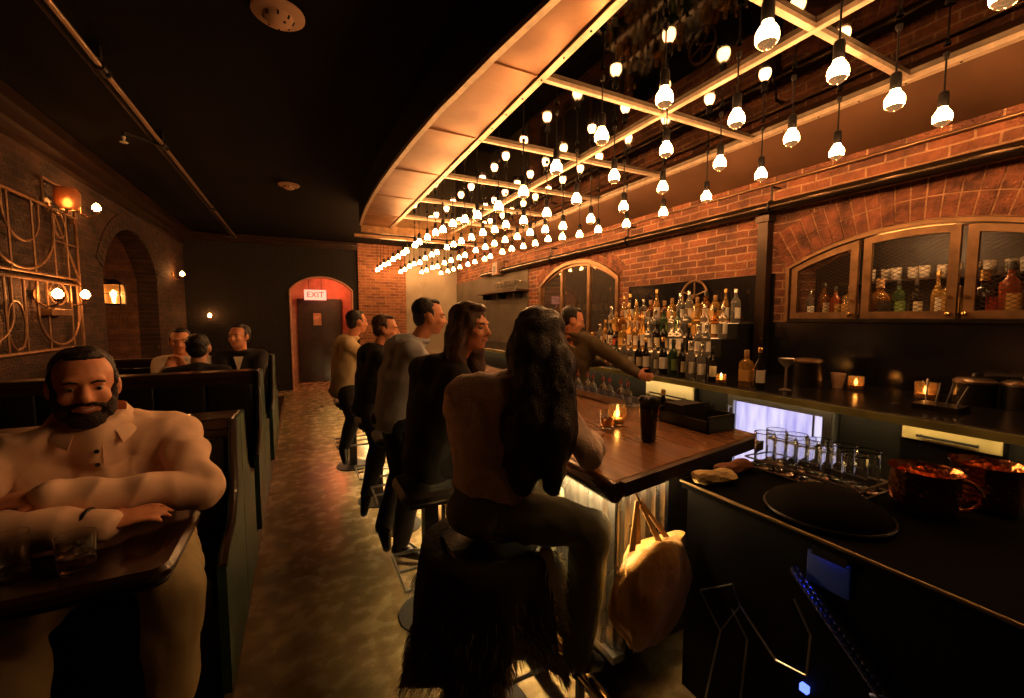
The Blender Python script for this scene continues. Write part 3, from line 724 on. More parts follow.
# ------------------------------------------------------------------ arched window further along
win = thing('window_1', (RX+.05, 5.12, HB[2]), None, None); win['kind'] = 'structure'
f = MB(); arch_frame(f, (HB[0]+.002, HB[1]-.002, HB[2]+.002, HB[3], HB[4]-.002), .05, RX-.03, RX+.06)
f.build('frame', M_bronze, win)['kind'] = 'structure'
f = MB()
hw = (HB[0]+.06, HB[1]-.06, HB[2]+.06, HB[3]-.02, HB[4]-.06)
arch_frame(f, hw, .03, RX+.0, RX+.03)
for y in (4.78, 5.45):
    f.box((RX-.01, y-.028, HB[2]+.05), (RX+.04, y+.028, arch_top(hw, y)))
f.build('muntin', M_bronze, win)['kind'] = 'structure'
g = MB(); g.prism([(hw[0], hw[2])]+arch_pts(hw, 30)+[(hw[1], hw[2])], lambda u, v, s: (RX+.02+.006*s, u, v))
g.build('pane', mat('smoked_pane', (.5, .42, .36), .03, trans=.9), win)['kind'] = 'structure'
MB().box((RX+.38, HB[0]+.01, HB[2]+.01), (RX+.41, HB[1]-.01, 2.4)).build('window_back', M_blackgloss, win)['kind'] = 'structure'
MB().box((RX+.08, HB[0]+.02, 1.62), (RX+.38, HB[1]-.02, 1.65)).build('window_ledge', M_darkwood, win)['kind'] = 'structure'
i = 0
y = 4.28
while y < 6.0:
    place_bottle(random.choice([0, 2, 4, 6, 9, 3]), (RX+.18+.04*(i % 2), y, 1.651), f'{ORD[i]} from the near side inside the arched window', 'bottles inside the arched window', 1.05); y += .125; i += 1

# shelf with glasses and small speaker past the window
t = thing('glass_shelf', (3.45, 7.2, 2.05), 'narrow dark shelf on the brick beyond the arched window', 'shelf')
MB().box((3.33, 6.45, 2.05), (RX-.026, 8.3, 2.08)).build('board', M_darkwood, t)
for yy in (6.7, 7.4, 8.1): MB().box((3.4, yy-.01, 1.95), (RX-.026, yy+.01, 2.05)).build('shelf_bracket', M_iron, t)
def stem_glass(x, y, z, lab, s=1.0):
    t = thing('wine_glass', (x, y, z), lab, 'glass', 'glasses on the narrow shelf')
    MB().lathe([(.003, 0), (.034, 0), (.034, .003), (.006, .010), (.005, .08), (.012, .09), (.036, .12), (.040, .15), (.034, .19), (.032, .19), (.037, .15), (.010, .096), (.002, .094)], (x, y, z), 16, False).build('glass_bowl', M_glass, t)
    return t
for k in range(7): stem_glass(3.45, 6.55+.16*k, 2.081, f'stemmed glass, {ORD[k]} along the narrow shelf past the arched window')
t = thing('wall_speaker', (3.5, 7.55, 2.42), 'small dark speaker box on the brick beyond the arched window', 'speaker')
MB().rbox((3.42, 7.45, 2.42), (RX-.005, 7.68, 2.66), .01).build('speaker_box', mat('speaker_tan', (.18, .10, .06), .5), t)
MB().cyl((3.415, 7.565, 2.53), (3.422, 7.565, 2.53), .07, seg=20).build('speaker_cone', M_black, t)

# ------------------------------------------------------------------ things on the bar top
def lathe_glass(name, x, y, z, prof, label, cat, m=M_glass, part='glass_wall', seg=20):
    t = thing(name, (x, y, z), label, cat); MB().lathe(prof, (x, y, z), seg, False).build(part, m, t); return t
Z = 1.0005
t = lathe_glass('tumbler', 1.43, 1.72, Z, [(.003, 0), (.03, .0), (.036, .004), (.042, .09), (.0395, .09), (.034, .016), (.003, .014)], 'whisky tumbler with an amber drink beside the table candle', 'glass')
MB().lathe([(.003, .0155), (.0335, .0162), (.0365, .05), (.003, .05)], (1.43, 1.72, Z), 20, False).build('drink', mat('whisky', (.8, .36, .08), .05, trans=.9), t)
t = thing('candle_holder', (1.53, 1.76, Z), 'glowing round glass candle holder on the bar beside the tumbler', 'candle')
MB().lathe([(.003, 0), (.03, 0), (.036, .004), (.052, .04), (.055, .065), (.050, .105), (.047, .105), (.050, .065), (.046, .04), (.03, .012), (.003, .01)], (1.53, 1.76, Z), 22, False).build('glass_cup', mat('amber_clear', (1.0, .75, .45), .06, trans=.95), t)
MB().cyl((1.53, 1.76, Z+.0135), (1.53, 1.76, Z+.034), .028, seg=16).build('wax', MATS['wax'], t)
MB().lathe([(.003, .036), (.011, .05), (.012, .06), (.007, .078), (.001, .095)], (1.53, 1.76, Z), 10).build('flame', M_flame, t)
t = thing('drink_cup', (1.45, 1.45, Z), 'tall black tumbler with a dark domed top on the bar corner', 'cup')
MB().lathe([(.030, 0), (.033, .004), (.043, .155), (.044, .162), (.041, .162), (.031, .01), (.003, .008)], (1.45, 1.45, Z), 24, False).build('cup_wall', mat('cup_black', (.012, .009, .009), .18), t)
m = MB().ball((1.455, 1.455, Z+.178), (.047, .047, .036), 18, 12)
for k in range(7): m.ball((1.455+.03*math.cos(k*.9), 1.455+.03*math.sin(k*.9), Z+.19+.006*(k % 2)), .022, 10, 6)
m.build('domed_top', mat('dome_black', (.008, .008, .008), .5), t)
t = thing('bitters_bottle', (1.87, 1.76, Z), 'small dark bitters bottle behind the black tumbler', 'bottle')
MB().lathe([(.028, 0), (.03, .006), (.03, .085), (.024, .10), (.012, .115), (.011, .14)], (1.87, 1.76, Z), 18).build('glass_body', GL['dark'], t)
MB().lathe([(.0305, .02), (.0305, .07)], (1.87, 1.76, Z), 18, False).build('label', LB['red'], t)
MB().lathe([(.013, .135), (.013, .16), (.009, .165)], (1.87, 1.76, Z), 12).build('stopper', CP['gold'], t)
t = thing('napkin_caddy', (1.9, 1.58, Z), 'black two tier napkin caddy on the bar end', 'caddy')
MB().box((1.80, 1.40, Z), (2.0, 1.72, Z+.008)).box((1.80, 1.40, Z), (2.0, 1.408, Z+.085)).box((1.80, 1.712, Z), (2.0, 1.72, Z+.085)).box((1.992, 1.40, Z), (2.0, 1.72, Z+.085)).box((1.80, 1.40, Z), (1.808, 1.72, Z+.06)).box((1.80, 1.55, Z), (2.0, 1.557, Z+.12)).build('caddy_box', M_rubber, t)
MB().box((1.815, 1.565, Z+.009), (1.985, 1.70, Z+.11)).build('napkin_block', mat('black_napkin', (.015, .014, .014), .8), t)
for k in range(4): MB().cyl((1.86+.03*k, 1.47, Z+.009), (1.85+.03*k, 1.45+.01*k, Z+.13), .003).build('straw', M_rubber, t)
# speed rail: small bottles with pour spouts at the inner edge of the bar
t = thing('speed_rail', (1.92, 2.5, Z), 'steel rail tray holding the small pour bottles on the bar', 'rail tray')
MB().box((1.84, 2.05, Z), (2.0, 2.95, Z+.006)).box((1.84, 2.05, Z), (1.846, 2.95, Z+.05)).box((1.994, 2.05, Z), (2.0, 2.95, Z+.05)).build('tray', M_steel, t)
PB = None
for k in range(9):
    loc = (1.92+.02*(k % 2), 2.11+.093*k, Z+.0065); lab = f'small pour spout bottle, {ORD[k]} from the bar end in the speed rail'
    if PB is None:
        PB = thing('pour_bottle', (0, 0, 0), lab, 'bottle', 'pour bottles in the speed rail')
        MB().lathe([(.027, 0), (.03, .006), (.03, .07), (.024, .09), (.011, .108), (.010, .13)], seg=16).build('glass_body', GL['clear'], PB)
        MB().lathe([(.0305, .02), (.0305, .058)], seg=16, caps=False).build('label', mat('label_blue', (.35, .38, .55), .5), PB)
        MB().lathe([(.011, .128), (.012, .138), (.006, .15)], seg=10).cyl((0, 0, .148), (-.012, 0, .178), .003).build('pour_spout', mat('spout_red', (.35, .05, .03), .4), PB)
        PB.location = loc
    else: copy_thing(PB, loc, lab, random.uniform(0, 6))
t = lathe_glass('cut_glass', 1.30, 1.99, Z, [(.003, 0), (.032, 0), (.036, .006), (.030, .02), (.042, .05), (.044, .12), (.041, .12), (.038, .05), (.003, .024)], 'tall cut glass of dark drink near the long haired woman', 'glass')
MB().lathe([(.003, .026), (.037, .052), (.040, .10), (.003, .10)], (1.30, 1.99, Z), 16, False).build('drink', mat('cola', (.05, .015, .008), .05), t)

# ------------------------------------------------------------------ under-bar station
SZ = .95
ub = thing('ice_station', (1.9, .45, 0), 'dark steel underbar ice station with a thin bright edge', 'station')
MB().box((1.335, -1.0, .10), (2.35, 1.12, SZ-.03)).box((1.42, -.9, 0), (2.3, 1.0, .10)).build('body', mat('station_dark', (.002, .002, .0025), .6, 0, .1), ub)
MB().box((1.318, -1.0, SZ-.032), (2.36, 1.135, SZ)).build('worktop', mat('station_top', (.002, .002, .002), .85, 0, .05), ub)
MB().tube([(1.316, -1.0, SZ-.007), (1.316, 1.138, SZ-.007)], .006, 8).tube([(1.316, 1.139, SZ-.007), (2.36, 1.139, SZ-.007)], .005, 8).build('rim', mat('rim_brass', (.18, .14, .075), .35, 1.0), ub)
MB().rbox((1.328, .57, .80), (1.334, .68, .895), .003).build('blue_glow_patch', emit('blue_glow', (.012, .03, .16), .05), ub)  # blue light on the station face, put in as a faintly glowing patch
t = thing('bin_lid', (1.50, .72, SZ+.0005), 'large round black lid lying on the ice station', 'lid')
MB().lathe([(.165, 0), (.17, .012), (.16, .03), (.10, .065), (.004, .078)], (1.50, .72, SZ+.0005), 40).build('lid_dome', mat('lid_black', (.002, .002, .002), .8, 0, .06), t)
MB().tube([(1.50+.171*math.cos(a), .72+.171*math.sin(a), SZ+.012) for a in [2*PI*k/40 for k in range(40)]], .004, 6, True).build('lid_rim', M_darksteel, t)
def cloth_roll(x, y, z, L, r, rot, label, m, name='bar_towel'):
    mb = MB(); rings = []
    for i in range(15):
        u = i/14; rr = r*(.55+.45*math.sin(PI*min(1, max(0, u*.9+.08))))*(1+.15*math.sin(9*u)); q = []
        for k in range(18):
            a = 2*PI*k/18; w = rr*(1+.14*math.sin(3*a+5*u)+.07*math.sin(7*a-9*u))
            px, py, pz = (u-.5)*L, w*1.25*math.cos(a), max(.001, r*.75+w*.8*math.sin(a))
            q.append((x+px*math.cos(rot)-py*math.sin(rot), y+px*math.sin(rot)+py*math.cos(rot), z+pz))
        rings.append(q)
    mb.loft(rings)
    return tag(mb.build(name, m), label, 'towel')
cloth_roll(1.40, 1.055, SZ+.0005, .16, .032, -.3, 'cream bar towel rolled up on the station corner below the bar end', mat('towel_cream', (.78, .58, .28), .85, bump=.4, bump_scale=120))
cloth_roll(1.565, 1.09, SZ+.0005, .19, .030, .05, 'crumpled rust brown cloth on the station behind the cream towel', mat('cloth_rust', (.22, .08, .035), .85, bump=.4, bump_scale=120))
t = thing('glass_rack', (1.78, .9, SZ+.0005), 'low wire glass rack on the ice station', 'rack')
MB().tube([(1.685, .71, SZ+.04), (1.875, .71, SZ+.04), (1.875, 1.125, SZ+.04), (1.685, 1.125, SZ+.04)], .004, 6, True).tube([(1.685, .71, SZ+.006), (1.875, .71, SZ+.006), (1.875, 1.125, SZ+.006), (1.685, 1.125, SZ+.006)], .004, 6, True).build('wire_frame', M_steel, t)
gp = [(.003, 0), (.032, .0), (.036, .004), (.0385, .142), (.0395, .147), (.0375, .150), (.0355, .146), (.0355, .142), (.033, .022), (.003, .018)]
PG = None
for k, (x, y) in enumerate([(1.735, 1.075), (1.825, 1.08), (1.735, .99), (1.825, .995), (1.735, .905), (1.825, .91), (1.735, .82), (1.825, .825), (1.735, .75), (1.825, .752)]):
    lab = f'clear straight glass upright in the wire rack, {ORD[k]} from the bar end'
    if PG is None:
        PG = thing('highball_glass', (0, 0, 0), lab, 'glass', 'glasses in the wire rack'); MB().lathe(gp, seg=22, caps=False).build('glass_wall', M_glass, PG); PG.location = (x, y, SZ+.001)
    else: copy_thing(PG, (x, y, SZ+.001), lab)
def hammered():
    m = bpy.data.materials.new('hammered_copper'); n, l = nodes(m); b = n['Principled BSDF']
    b.inputs['Base Color'].default_value = (.80, .36, .16, 1); b.inputs['Metallic'].default_value = 1; b.inputs['Roughness'].default_value = .2
    tc = n.new('ShaderNodeTexCoord'); v = n.new('ShaderNodeTexVoronoi'); v.inputs['Scale'].default_value = 55; l.new(tc.outputs['Object'], v.inputs['Vector'])
    bp = n.new('ShaderNodeBump'); bp.inputs['Strength'].default_value = .55; bp.inputs['Distance'].default_value = .005
    l.new(v.outputs['Distance'], bp.inputs['Height']); l.new(bp.outputs[0], b.inputs['Normal']); return m
M_ham = hammered()
def bucket(x, y, r, h, label):
    t = thing('copper_bucket', (x, y, SZ+.0005), label, 'bucket')
    MB().lathe([(r*.80, 0), (r*.92, .006), (r, h*.5), (r*.97, h*.92), (r*1.05, h), (r*1.05, h+.004), (r*.94, h*.92), (r*.95, h*.5), (r*.85, .012), (.003, .010)], (x, y, SZ+.0005), 40, False).build('bucket_wall', M_ham, t)
    d = V((.5, -.86, 0)); c = V((x, y, SZ+.0005+h*.5))
    MB().tube([c+d*(r*.96+.05*math.sin(a))+V((0, 0, h*.36*math.cos(a))) for a in [PI*k/14 for k in range(15)]], .007, 8).build('bucket_handle', M_ham, t)
bucket(1.81, .59, .088, .135, 'hammered copper bucket beside the glass rack')
bucket(2.03, .51, .088, .145, 'hammered copper bucket beyond the other copper bucket')
# blue-lit hose, indicator and loose wire rack beside the station
t = thing('spray_hose', (1.30, .58, .60), 'coiled spray hose catching blue light on the station side', 'hose')
p0, p1 = V((1.308, .70, .82)), V((1.308, .47, .60))
pts = []
for k in range(161):
    u = k/160; a = 2*PI*20*u; c = p0.lerp(p1, u)
    pts.append(c+V((.016*math.cos(a), .011*math.sin(a), .011*math.sin(a))))
MB().tube(pts, .004, 6).build('coil', mat('hose_steel', (.25, .28, .5), .25, .9), t)
MB().cyl(p1, p1+V((0, -.03, -.035)), .014, .009).cyl(p1+V((-.0, -.03, .02)), p1+V((0, .03, -.01)), .006).build('nozzle', mat('nozzle_blue', (.12, .16, .4), .3, .8), t)
t = thing('indicator_light', (1.32, .66, .45), 'small square blue indicator lamp glowing on the station side', 'lamp')
MB().rbox((1.318, .655, .452), (1.3345, .678, .474), .003).build('lens', emit('blue_led', (.10, .16, 1.0), 3.0), t)
t = thing('blue_fill', (1.325, .62, .88), 'small hidden blue light added under the station edge', 'lamp')  # added blue source, lens hidden behind its housing, lights the hose
MB().box((1.3195, .575, .898), (1.334, .665, .9175)).box((1.3195, .575, .890), (1.3205, .665, .898)).build('housing', M_iron, t)
MB().box((1.323, .58, .8965), (1.333, .66, .8978)).build('lens', emit('blue_fill_glow', (.06, .12, 1.0), 14.0), t)
t = thing('wire_rack', (1.30, .9, 0), 'loose bent wire rack leaning against the station side', 'rack')
m = MB()
P = [V((1.31, 1.03, .56)), V((1.31, .94, .46)), V((1.31, .87, .60)), V((1.31, .745, .50)), V((1.31, .655, .52)), V((1.31, .65, .65)), V((1.31, .70, .73))]
m.tube(P, .0035, 6).tube([P[0], V((1.31, .90, .66)), P[2]], .003, 6).tube([V((1.31, .90, .57)), V((1.31, .84, .50)), V((1.29, .86, 0))], .0035, 6).tube([P[1], V((1.28, 1.0, 0))], .0035, 6)
m.build('bent_wire', M_steel, t)
# ------------------------------------------------------------------ ceiling fittings
def ceil_disc(x, y, label, r=.12):
    t = thing('smoke_detector', (x, y, CZ), label, 'detector')
    m = mat('ivory_plastic', (.62, .40, .27), .55)
    MB().lathe([(.004, CZ-.022), (r*.9, CZ-.022), (r, CZ-.012), (r, CZ-.0005)], (x, y, 0), 28).build('base_ring', m, t)
    MB().lathe([(.004, CZ-.060), (r*.35, CZ-.058), (r*.52, CZ-.045), (r*.58, CZ-.022)], (x, y, 0), 24).build('sensor_dome', m, t)
    mb = MB()
    for k in range(8):
        a = 2*PI*k/8; mb.cyl((x+r*.50*math.cos(a), y+r*.50*math.sin(a), CZ-.048), (x+r*.57*math.cos(a), y+r*.57*math.sin(a), CZ-.03), .006, seg=6)
    mb.ball((x+.03, y-.03, CZ-.058), .008, 8, 6); mb.build('vent_slot', M_black, t)
ceil_disc(-.052, 2.80, 'ivory smoke detector on the dark ceiling, bigger of the two in view', .135)
ceil_disc(-.07, 6.2, 'ivory smoke detector far down the dark ceiling over the aisle', .125)
t = thing('sprinkler_pipe', (-1.08, 4, 3.2), 'long sprinkler pipe with couplings running under the dark ceiling', 'pipe')
MB().cyl((-1.09, -1.4, 3.19), (-1.09, 10.1, 3.19), .016, seg=12).build('pipe', mat('pipe_metal', (.36, .25, .17), .3, .8), t)
for y in (3.75, 5.1, 7.6):
    MB().cyl((-1.09, y-.06, 3.19), (-1.09, y+.06, 3.19), .027, seg=14).ball((-1.07, y+.02, 3.17), .016, 8, 6).box((-1.12, y-.14, 3.2), (-1.06, y-.10, CZ)).build('coupling', M_iron, t)
MB().cyl((-1.09, 5.1, 3.19), (-1.32, 4.9, 3.19), .013, seg=10).cyl((-1.32, 4.9, 3.19), (-1.32, 4.9, 3.15), .013, seg=10).build('branch', M_iron, t)
MB().lathe([(.004, 3.10), (.03, 3.105), (.03, 3.109), (.008, 3.112), (.012, 3.14), (.016, 3.155)], (-1.32, 4.9, 0), 14).build('sprinkler_head', M_white, t)
t = thing('cable_conduit', (-1.14, 4, 3.2), 'thin dark conduit beside the sprinkler pipe', 'pipe')
MB().cyl((-1.16, -1.4, 3.215), (-1.16, 10.1, 3.215), .010, seg=8).build('tube', mat('conduit_dark', (.10, .07, .05), .4, .6), t)

# ------------------------------------------------------------------ vestibule, EXIT sign
t = thing('exit_sign', (.33, EY+.35, 2.0), 'lit EXIT sign hanging in the arched doorway at the end of the aisle', 'exit sign')
MB().rbox((.10, EY+.33, 1.99), (.56, EY+.37, 2.22), .01).build('sign_box', emit('sign_face', (1.0, .36, .25), 1.5), t)
MB().cyl((.2, EY+.35, 2.22), (.2, EY+.35, 2.6), .006).cyl((.46, EY+.35, 2.22), (.46, EY+.35, 2.6), .006).build('hanger', M_iron, t)
cu = bpy.data.curves.new('exit_text', 'FONT'); cu.body = 'EXIT'; cu.size = .175; cu.extrude = .003; cu.align_x = 'CENTER'; cu.align_y = 'CENTER'
tmp = bpy.data.objects.new('tmp_text', cu); COL.objects.link(tmp); bpy.context.view_layer.update()
me = bpy.data.meshes.new_from_object(tmp.evaluated_get(bpy.context.evaluated_depsgraph_get())); bpy.data.objects.remove(tmp)
me.materials.clear(); me.materials.append(mat('exit_letters', (.05, .12, .07), .5))
me.transform(Matrix.Translation((0, -.024, .105)) @ Matrix.Rotation(PI/2, 4, 'X'))
o = bpy.data.objects.new('lettering', me); COL.objects.link(o); o.parent = t
o.location = V((.33, EY+.35, 2.0))-BASE[t.name]
t = thing('vestibule_fill', (.75, EY+.6, 2.5), 'hidden red light added inside the arched end doorway', 'lamp')  # added source, tucked above the arch, reddens the vestibule
MB().lathe([(.05, 2.55), (.08, 2.57), (.08, 2.599)], (.75, EY+.6, 0), 18).build('fill_cup', M_iron, t)
MB().lathe([(.004, 2.50), (.03, 2.51), (.048, 2.54), (.048, 2.56)], (.75, EY+.6, 0), 18).build('fill_glass', emit('red_fill', (1.0, .17, .06), 500), t)
t = thing('framed_notice', (.37, EY+1.08, 1.35), 'small framed picture on the dark door under the EXIT sign', 'picture')
MB().box((.26, EY+1.075, 1.36), (.50, EY+1.098, 1.74)).build('picture_frame', M_black, t)
MB().box((.29, EY+1.070, 1.40), (.47, EY+1.075, 1.70)).build('picture_sheet', mat('notice', (.6, .4, .22), .6, noise_amt=.8, noise_scale=6, col2=(.15, .08, .05)), t)

# ------------------------------------------------------------------ wall lamps on the dark brick
def sconce(x, y, z, label, r=.035, shade=False, axis='x'):
    t = thing('wall_sconce', (x, y, z), label, 'wall lamp')
    d = V((1, 0, 0)) if axis == 'x' else V((0, -1, 0))
    p = V((x, y, z)); q = p-d*.13
    MB().cyl(q-d*.012, q, .045, seg=18).tube([q+V((0, 0, -.06)), q+d*.06+V((0, 0, -.10)), p+V((0, 0, -.075)), p+V((0, 0, -.03))], .007, 8).cyl(q+V((0, 0, -.07)), q, .010).build('wall_arm', M_bronze, t)
    MB().lathe([(.012, -.055), (.026, -.045), (.03, -.032), (.024, -.028)], p, 14).build('lamp_holder', M_bronze, t)
    MB().lathe([(.012, -.03), (r, -.004), (r*.98, .018), (r*.5, .044), (.003, .055)], p, 16).build('lamp_bulb', M_sconce, t)
    if shade: MB().lathe([(.05, -.05), (.085, .0), (.09, .10), (.07, .14), (.066, .14), (.086, .10), (.08, .0), (.046, -.048)], p, 20, False).build('lamp_shade', mat('shade_amber', (.55, .30, .14), .4, trans=.6), t)
sconce(-1.83, 4.94, 1.775, 'glowing wall lamp low on the iron grille, first of the lower pair')
sconce(-1.83, 5.46, 1.795, 'glowing wall lamp low on the iron grille, second of the lower pair')
sconce(-1.83, 5.24, 2.60, 'shaded amber wall lamp high on the iron grille', .03, True)
sconce(-1.83, 5.86, 2.70, 'bare glowing wall lamp at the top corner of the iron grille')
sconce(-1.86, 9.45, 2.36, 'small glowing wall lamp past the arched niche')
sconce(-1.60, EY-.13, 1.62, 'small glowing lamp low on the end wall above the seated diners', .03, axis='y')
t = thing('wall_mounted_lantern', (-2.16, 7.28, 1.75), 'square glass lantern glowing inside the arched niche', 'lantern')
lx, ly, lz = -2.16, 7.28, 1.76
m = MB()
for sx in (-1, 1):
    for sy in (-1, 1): m.box((lx+.085*sx-.006, ly+.085*sy-.006, lz), (lx+.085*sx+.006, ly+.085*sy+.006, lz+.26))
for z in (lz, lz+.13, lz+.252): m.box((lx-.09, ly-.09, z), (lx-.08, ly+.09, z+.008)).box((lx+.08, ly-.09, z), (lx+.09, ly+.09, z+.008)).box((lx-.09, ly-.09, z), (lx+.09, ly-.08, z+.008)).box((lx-.09, ly+.08, z), (lx+.09, ly+.09, z+.008))
m.lathe([(.11, lz+.26), (.05, lz+.31), (.01, lz+.33)], (lx, ly, 0), 8).box((LX-.645, ly-.02, lz+.30), (lx, ly+.02, lz+.32)).box((lx-.09, ly-.09, lz-.01), (lx+.09, ly+.09, lz))
m.build('lantern_frame', M_iron, t)
MB().box((lx-.079, ly-.079, lz+.012), (lx+.079, ly+.079, lz+.25)).build('lantern_glass', mat('lantern_pane', (.9, .62, .3), .35, trans=.9), t)
MB().lathe([(.008, .02), (.012, .08), (.028, .12), (.026, .15), (.003, .18)], (lx, ly, lz), 12).build('lamp_bulb', emit('lantern_glow', (1, .42, .12), 160), t)

# ------------------------------------------------------------------ ornate iron grille on the left wall
gx = LX+.045
gr = thing('wall_mounted_grille', (gx, 4.9, 1.3), 'ornate wrought iron grille of bars and hoops mounted on the dark brick', 'grille')
ya, yb = 3.55, 5.72; za, zb = 1.30, 2.56
def flat(mb, pts, w=.011): return mb.tube([(gx, y, z) for y, z in pts], w, 6)
m = MB()
flat(m, [(ya, za), (yb, za), (yb, zb), (ya, zb), (ya, za)], .014); flat(m, [(ya, 1.955), (yb, 1.955)]); flat(m, [(ya, 1.90), (yb, 1.90)])
m.box((LX+.003, ya-.02, 1.9), (gx, ya+.02, 1.95)).box((LX+.003, yb-.02, 1.9), (gx, yb+.02, 1.95)).box((LX+.003, yb-.02, 2.5), (gx, yb+.02, 2.55)); m.build('outer_bars', M_grille, gr)
m = MB()
for y in (3.9, 4.28, 4.62, 4.95, 5.28, 5.52): flat(m, [(y, 1.955), (y, zb)], .009)
for y in (4.1, 4.5, 4.75, 5.1, 5.52): flat(m, [(y, za), (y, 1.90)], .009)
flat(m, [(5.28, zb), (yb, 1.96)], .009); flat(m, [(5.28, 2.28), (yb, 2.28)], .009)
m.build('inner_bar', M_grille, gr)
def arcp(cy, cz, ry, rz, a0, a1, n=24): return [(cy+ry*math.cos(a0+(a1-a0)*k/n), cz+rz*math.sin(a0+(a1-a0)*k/n)) for k in range(n+1)]
m = MB()
flat(m, [(4.28, zb)]+arcp(4.78, 2.36, .50, .38, PI, 2*PI)+[(5.28, zb)]); flat(m, [(4.55, zb)]+arcp(4.80, 2.42, .25, .22, PI, 2*PI)+[(5.05, zb)], .009)
flat(m, [(3.55, 2.2)]+arcp(3.78, 2.36, .45, .38, -PI/2, 0)+[(4.23, zb)])
flat(m, [(4.95, 1.90)]+arcp(5.30, 1.62, .36, .28, PI, 2*PI)+[(5.66, 1.90)]); flat(m, [(4.0, 1.62)]+arcp(4.28, 1.62, .3, .22, PI, 2*PI)+[(4.58, 1.9)])
m.build('hoop', M_grille, gr)
for (cy, cz, ry, rz) in ((5.40, 2.43, .10, .11), (5.28, 1.80, .15, .10), (4.62, 1.52, .12, .19), (4.30, 1.52, .12, .19)):
    m = MB(); m.tube([(gx, y, z) for y, z in arcp(cy, cz, ry, rz, 0, 2*PI, 28)[:-1]], .009, 6, True); m.build('ring', M_grille, gr)
m = MB(); flat(m, [(5.15, zb), (5.15, 2.80), (5.72, 2.80), (5.72, zb)], .012); flat(m, [(5.42, zb), (5.42, 2.80)], .009); flat(m, [(5.58, zb), (5.58, 2.80)], .009); flat(m, [(5.42, 2.68), (5.58, 2.68)], .009)
m.build('crest', M_grille, gr)
t = tag(MB().rbox((-1.99, 5.02, 1.60), (-1.90, 5.38, 1.66), .008).build('wall_ledge', M_bronze), 'small bronze ledge on the grille under the lower wall lamps', 'ledge')

# ------------------------------------------------------------------ raised booth platform and booths
PZ = .17
struct('booth_floor', MB().box((LX, -1.5, 0), (-.30, 8.6, PZ)), M_darkwood)
def bench(y0, y1, face, label, top=1.12, xe=-.285):
    """bench between y0 and y1; face=+1 sits looking along +y, -1 along -y"""
    t = thing('booth_bench', (-1.1, (y0+y1)/2, PZ), label, 'bench', None)
    bk = .12
    yb0, yb1 = (y0, y0+bk) if face > 0 else (y1-bk, y1)
    ys0, ys1 = (yb1, y1) if face > 0 else (y0, yb0)
    X0 = LX+.02
    MB().box((X0, min(ys0, ys1)+.03, PZ+.001), (xe-.02, max(ys0, ys1)-.02, PZ+.33)).build('base', M_black, t)
    c = MB(); n = 3; w = (xe-.02-X0)/n
    for k in range(n): c.rbox((X0+k*w+.003, ys0+.005, PZ+.332), (X0+(k+1)*w-.003, ys1-.005, PZ+.45), .03)
    c.build('seat_cushion', M_leather, t)
    MB().box((X0, yb0, PZ+.001), (xe-.02, yb1, top-.05)).build('back_panel', M_darkwood, t)
    b = MB(); n = 6; w = (xe-.03-X0)/n; yy = yb1+.002 if face > 0 else yb0-.002
    for k in range(n): b.rbox((X0+k*w+.003, min(yy, yy+face*.05), PZ+.47), (X0+(k+1)*w-.003, max(yy, yy+face*.05), top-.08), .015)
    b.build('back_cushion', M_leather, t)
    MB().rbox((X0, yb0, top-.05), (xe, yb1, top), .012).build('top_rail', M_darkwood, t)
    # shaped aisle end: tall behind, scooping down to the arm
    s = face; yb_ = yb0 if face > 0 else yb1; ye = ys1 if face > 0 else ys0
    pts = [(yb_, PZ+.002), (ye, PZ+.002), (ye, PZ+.50), (ye-s*.05, PZ+.53), (yb_+s*.30, PZ+.56), (yb_+s*.20, PZ+.66), (yb_+s*.15, top-.08), (yb_+s*.13, top-.005), (yb_, top-.005)]
    MB().prism(pts, lambda u, v, sd: (xe-.018+.03*sd, u, v)).build('end_panel', M_teal, t)
    MB().tube([(xe+.002, u, v) for u, v in pts[2:8]], .014, 8).build('end_moulding', M_darkwood, t)
bench(1.80, 2.36, -1, 'dark booth bench under the bearded man in the light shirt', 1.13)
bench(2.37, 2.86, 1, 'dark booth bench back to back with the bearded man bench', 1.12)
bench(3.18, 3.66, -1, 'booth bench whose tall back screens the seated diners', 1.20)
bench(3.67, 4.22, 1, 'booth bench under the diner seen from behind', 1.19)
bench(4.72, 5.28, -1, 'booth bench under the man in the white tee', 1.19)
bench(5.29, 5.85, 1, 'booth bench back to back with the white tee man bench', 1.18)
def booth_table(y0, y1, label, x1=-.33, z=.92):
    t = thing('booth_table', (-1.1, (y0+y1)/2, PZ), label, 'table')
    MB().rbox((LX+.02, y0, z-.04), (x1, y1, z), .05, 5).build('tabletop', mat('table_wood', (.030, .013, .008), .22, noise_amt=.5, coat=.4), t)
    MB().rbox((LX+.03, y0+.012, z-.055), (x1-.012, y1-.012, z-.04), .04, 5).build('table_edging', M_iron, t)
    MB().cyl((-1.4, (y0+y1)/2, PZ+.02), (-1.4, (y0+y1)/2, z-.055), .04, seg=16).build('pedestal', M_iron, t)
    MB().lathe([(.20, PZ+.0005), (.20, PZ+.015), (.05, PZ+.03)], (-1.4, (y0+y1)/2, 0), 24).build('foot_plate', M_iron, t)
booth_table(1.36, 1.79, 'dark booth table in front of the bearded man')
booth_table(4.24, 4.70, 'dark booth table between the diners', -.36, .94)
TZ = .9205
t = thing('rocks_glass', (-.54, 1.50, TZ), 'rocks glass of amber drink on the booth table in front of the bearded man', 'glass')
gc = (-.545, 1.46, TZ)
MB().lathe([(.003, 0), (.034, 0), (.037, .004), (.041, .095), (.0385, .095), (.035, .016), (.003, .014)], gc, 20, False).build('glass_wall', M_glass, t)
MB().lathe([(.003, .0155), (.0345, .0162), (.0365, .045), (.003, .045)], gc, 20, False).build('drink', MATS['whisky'], t)
m = MB()
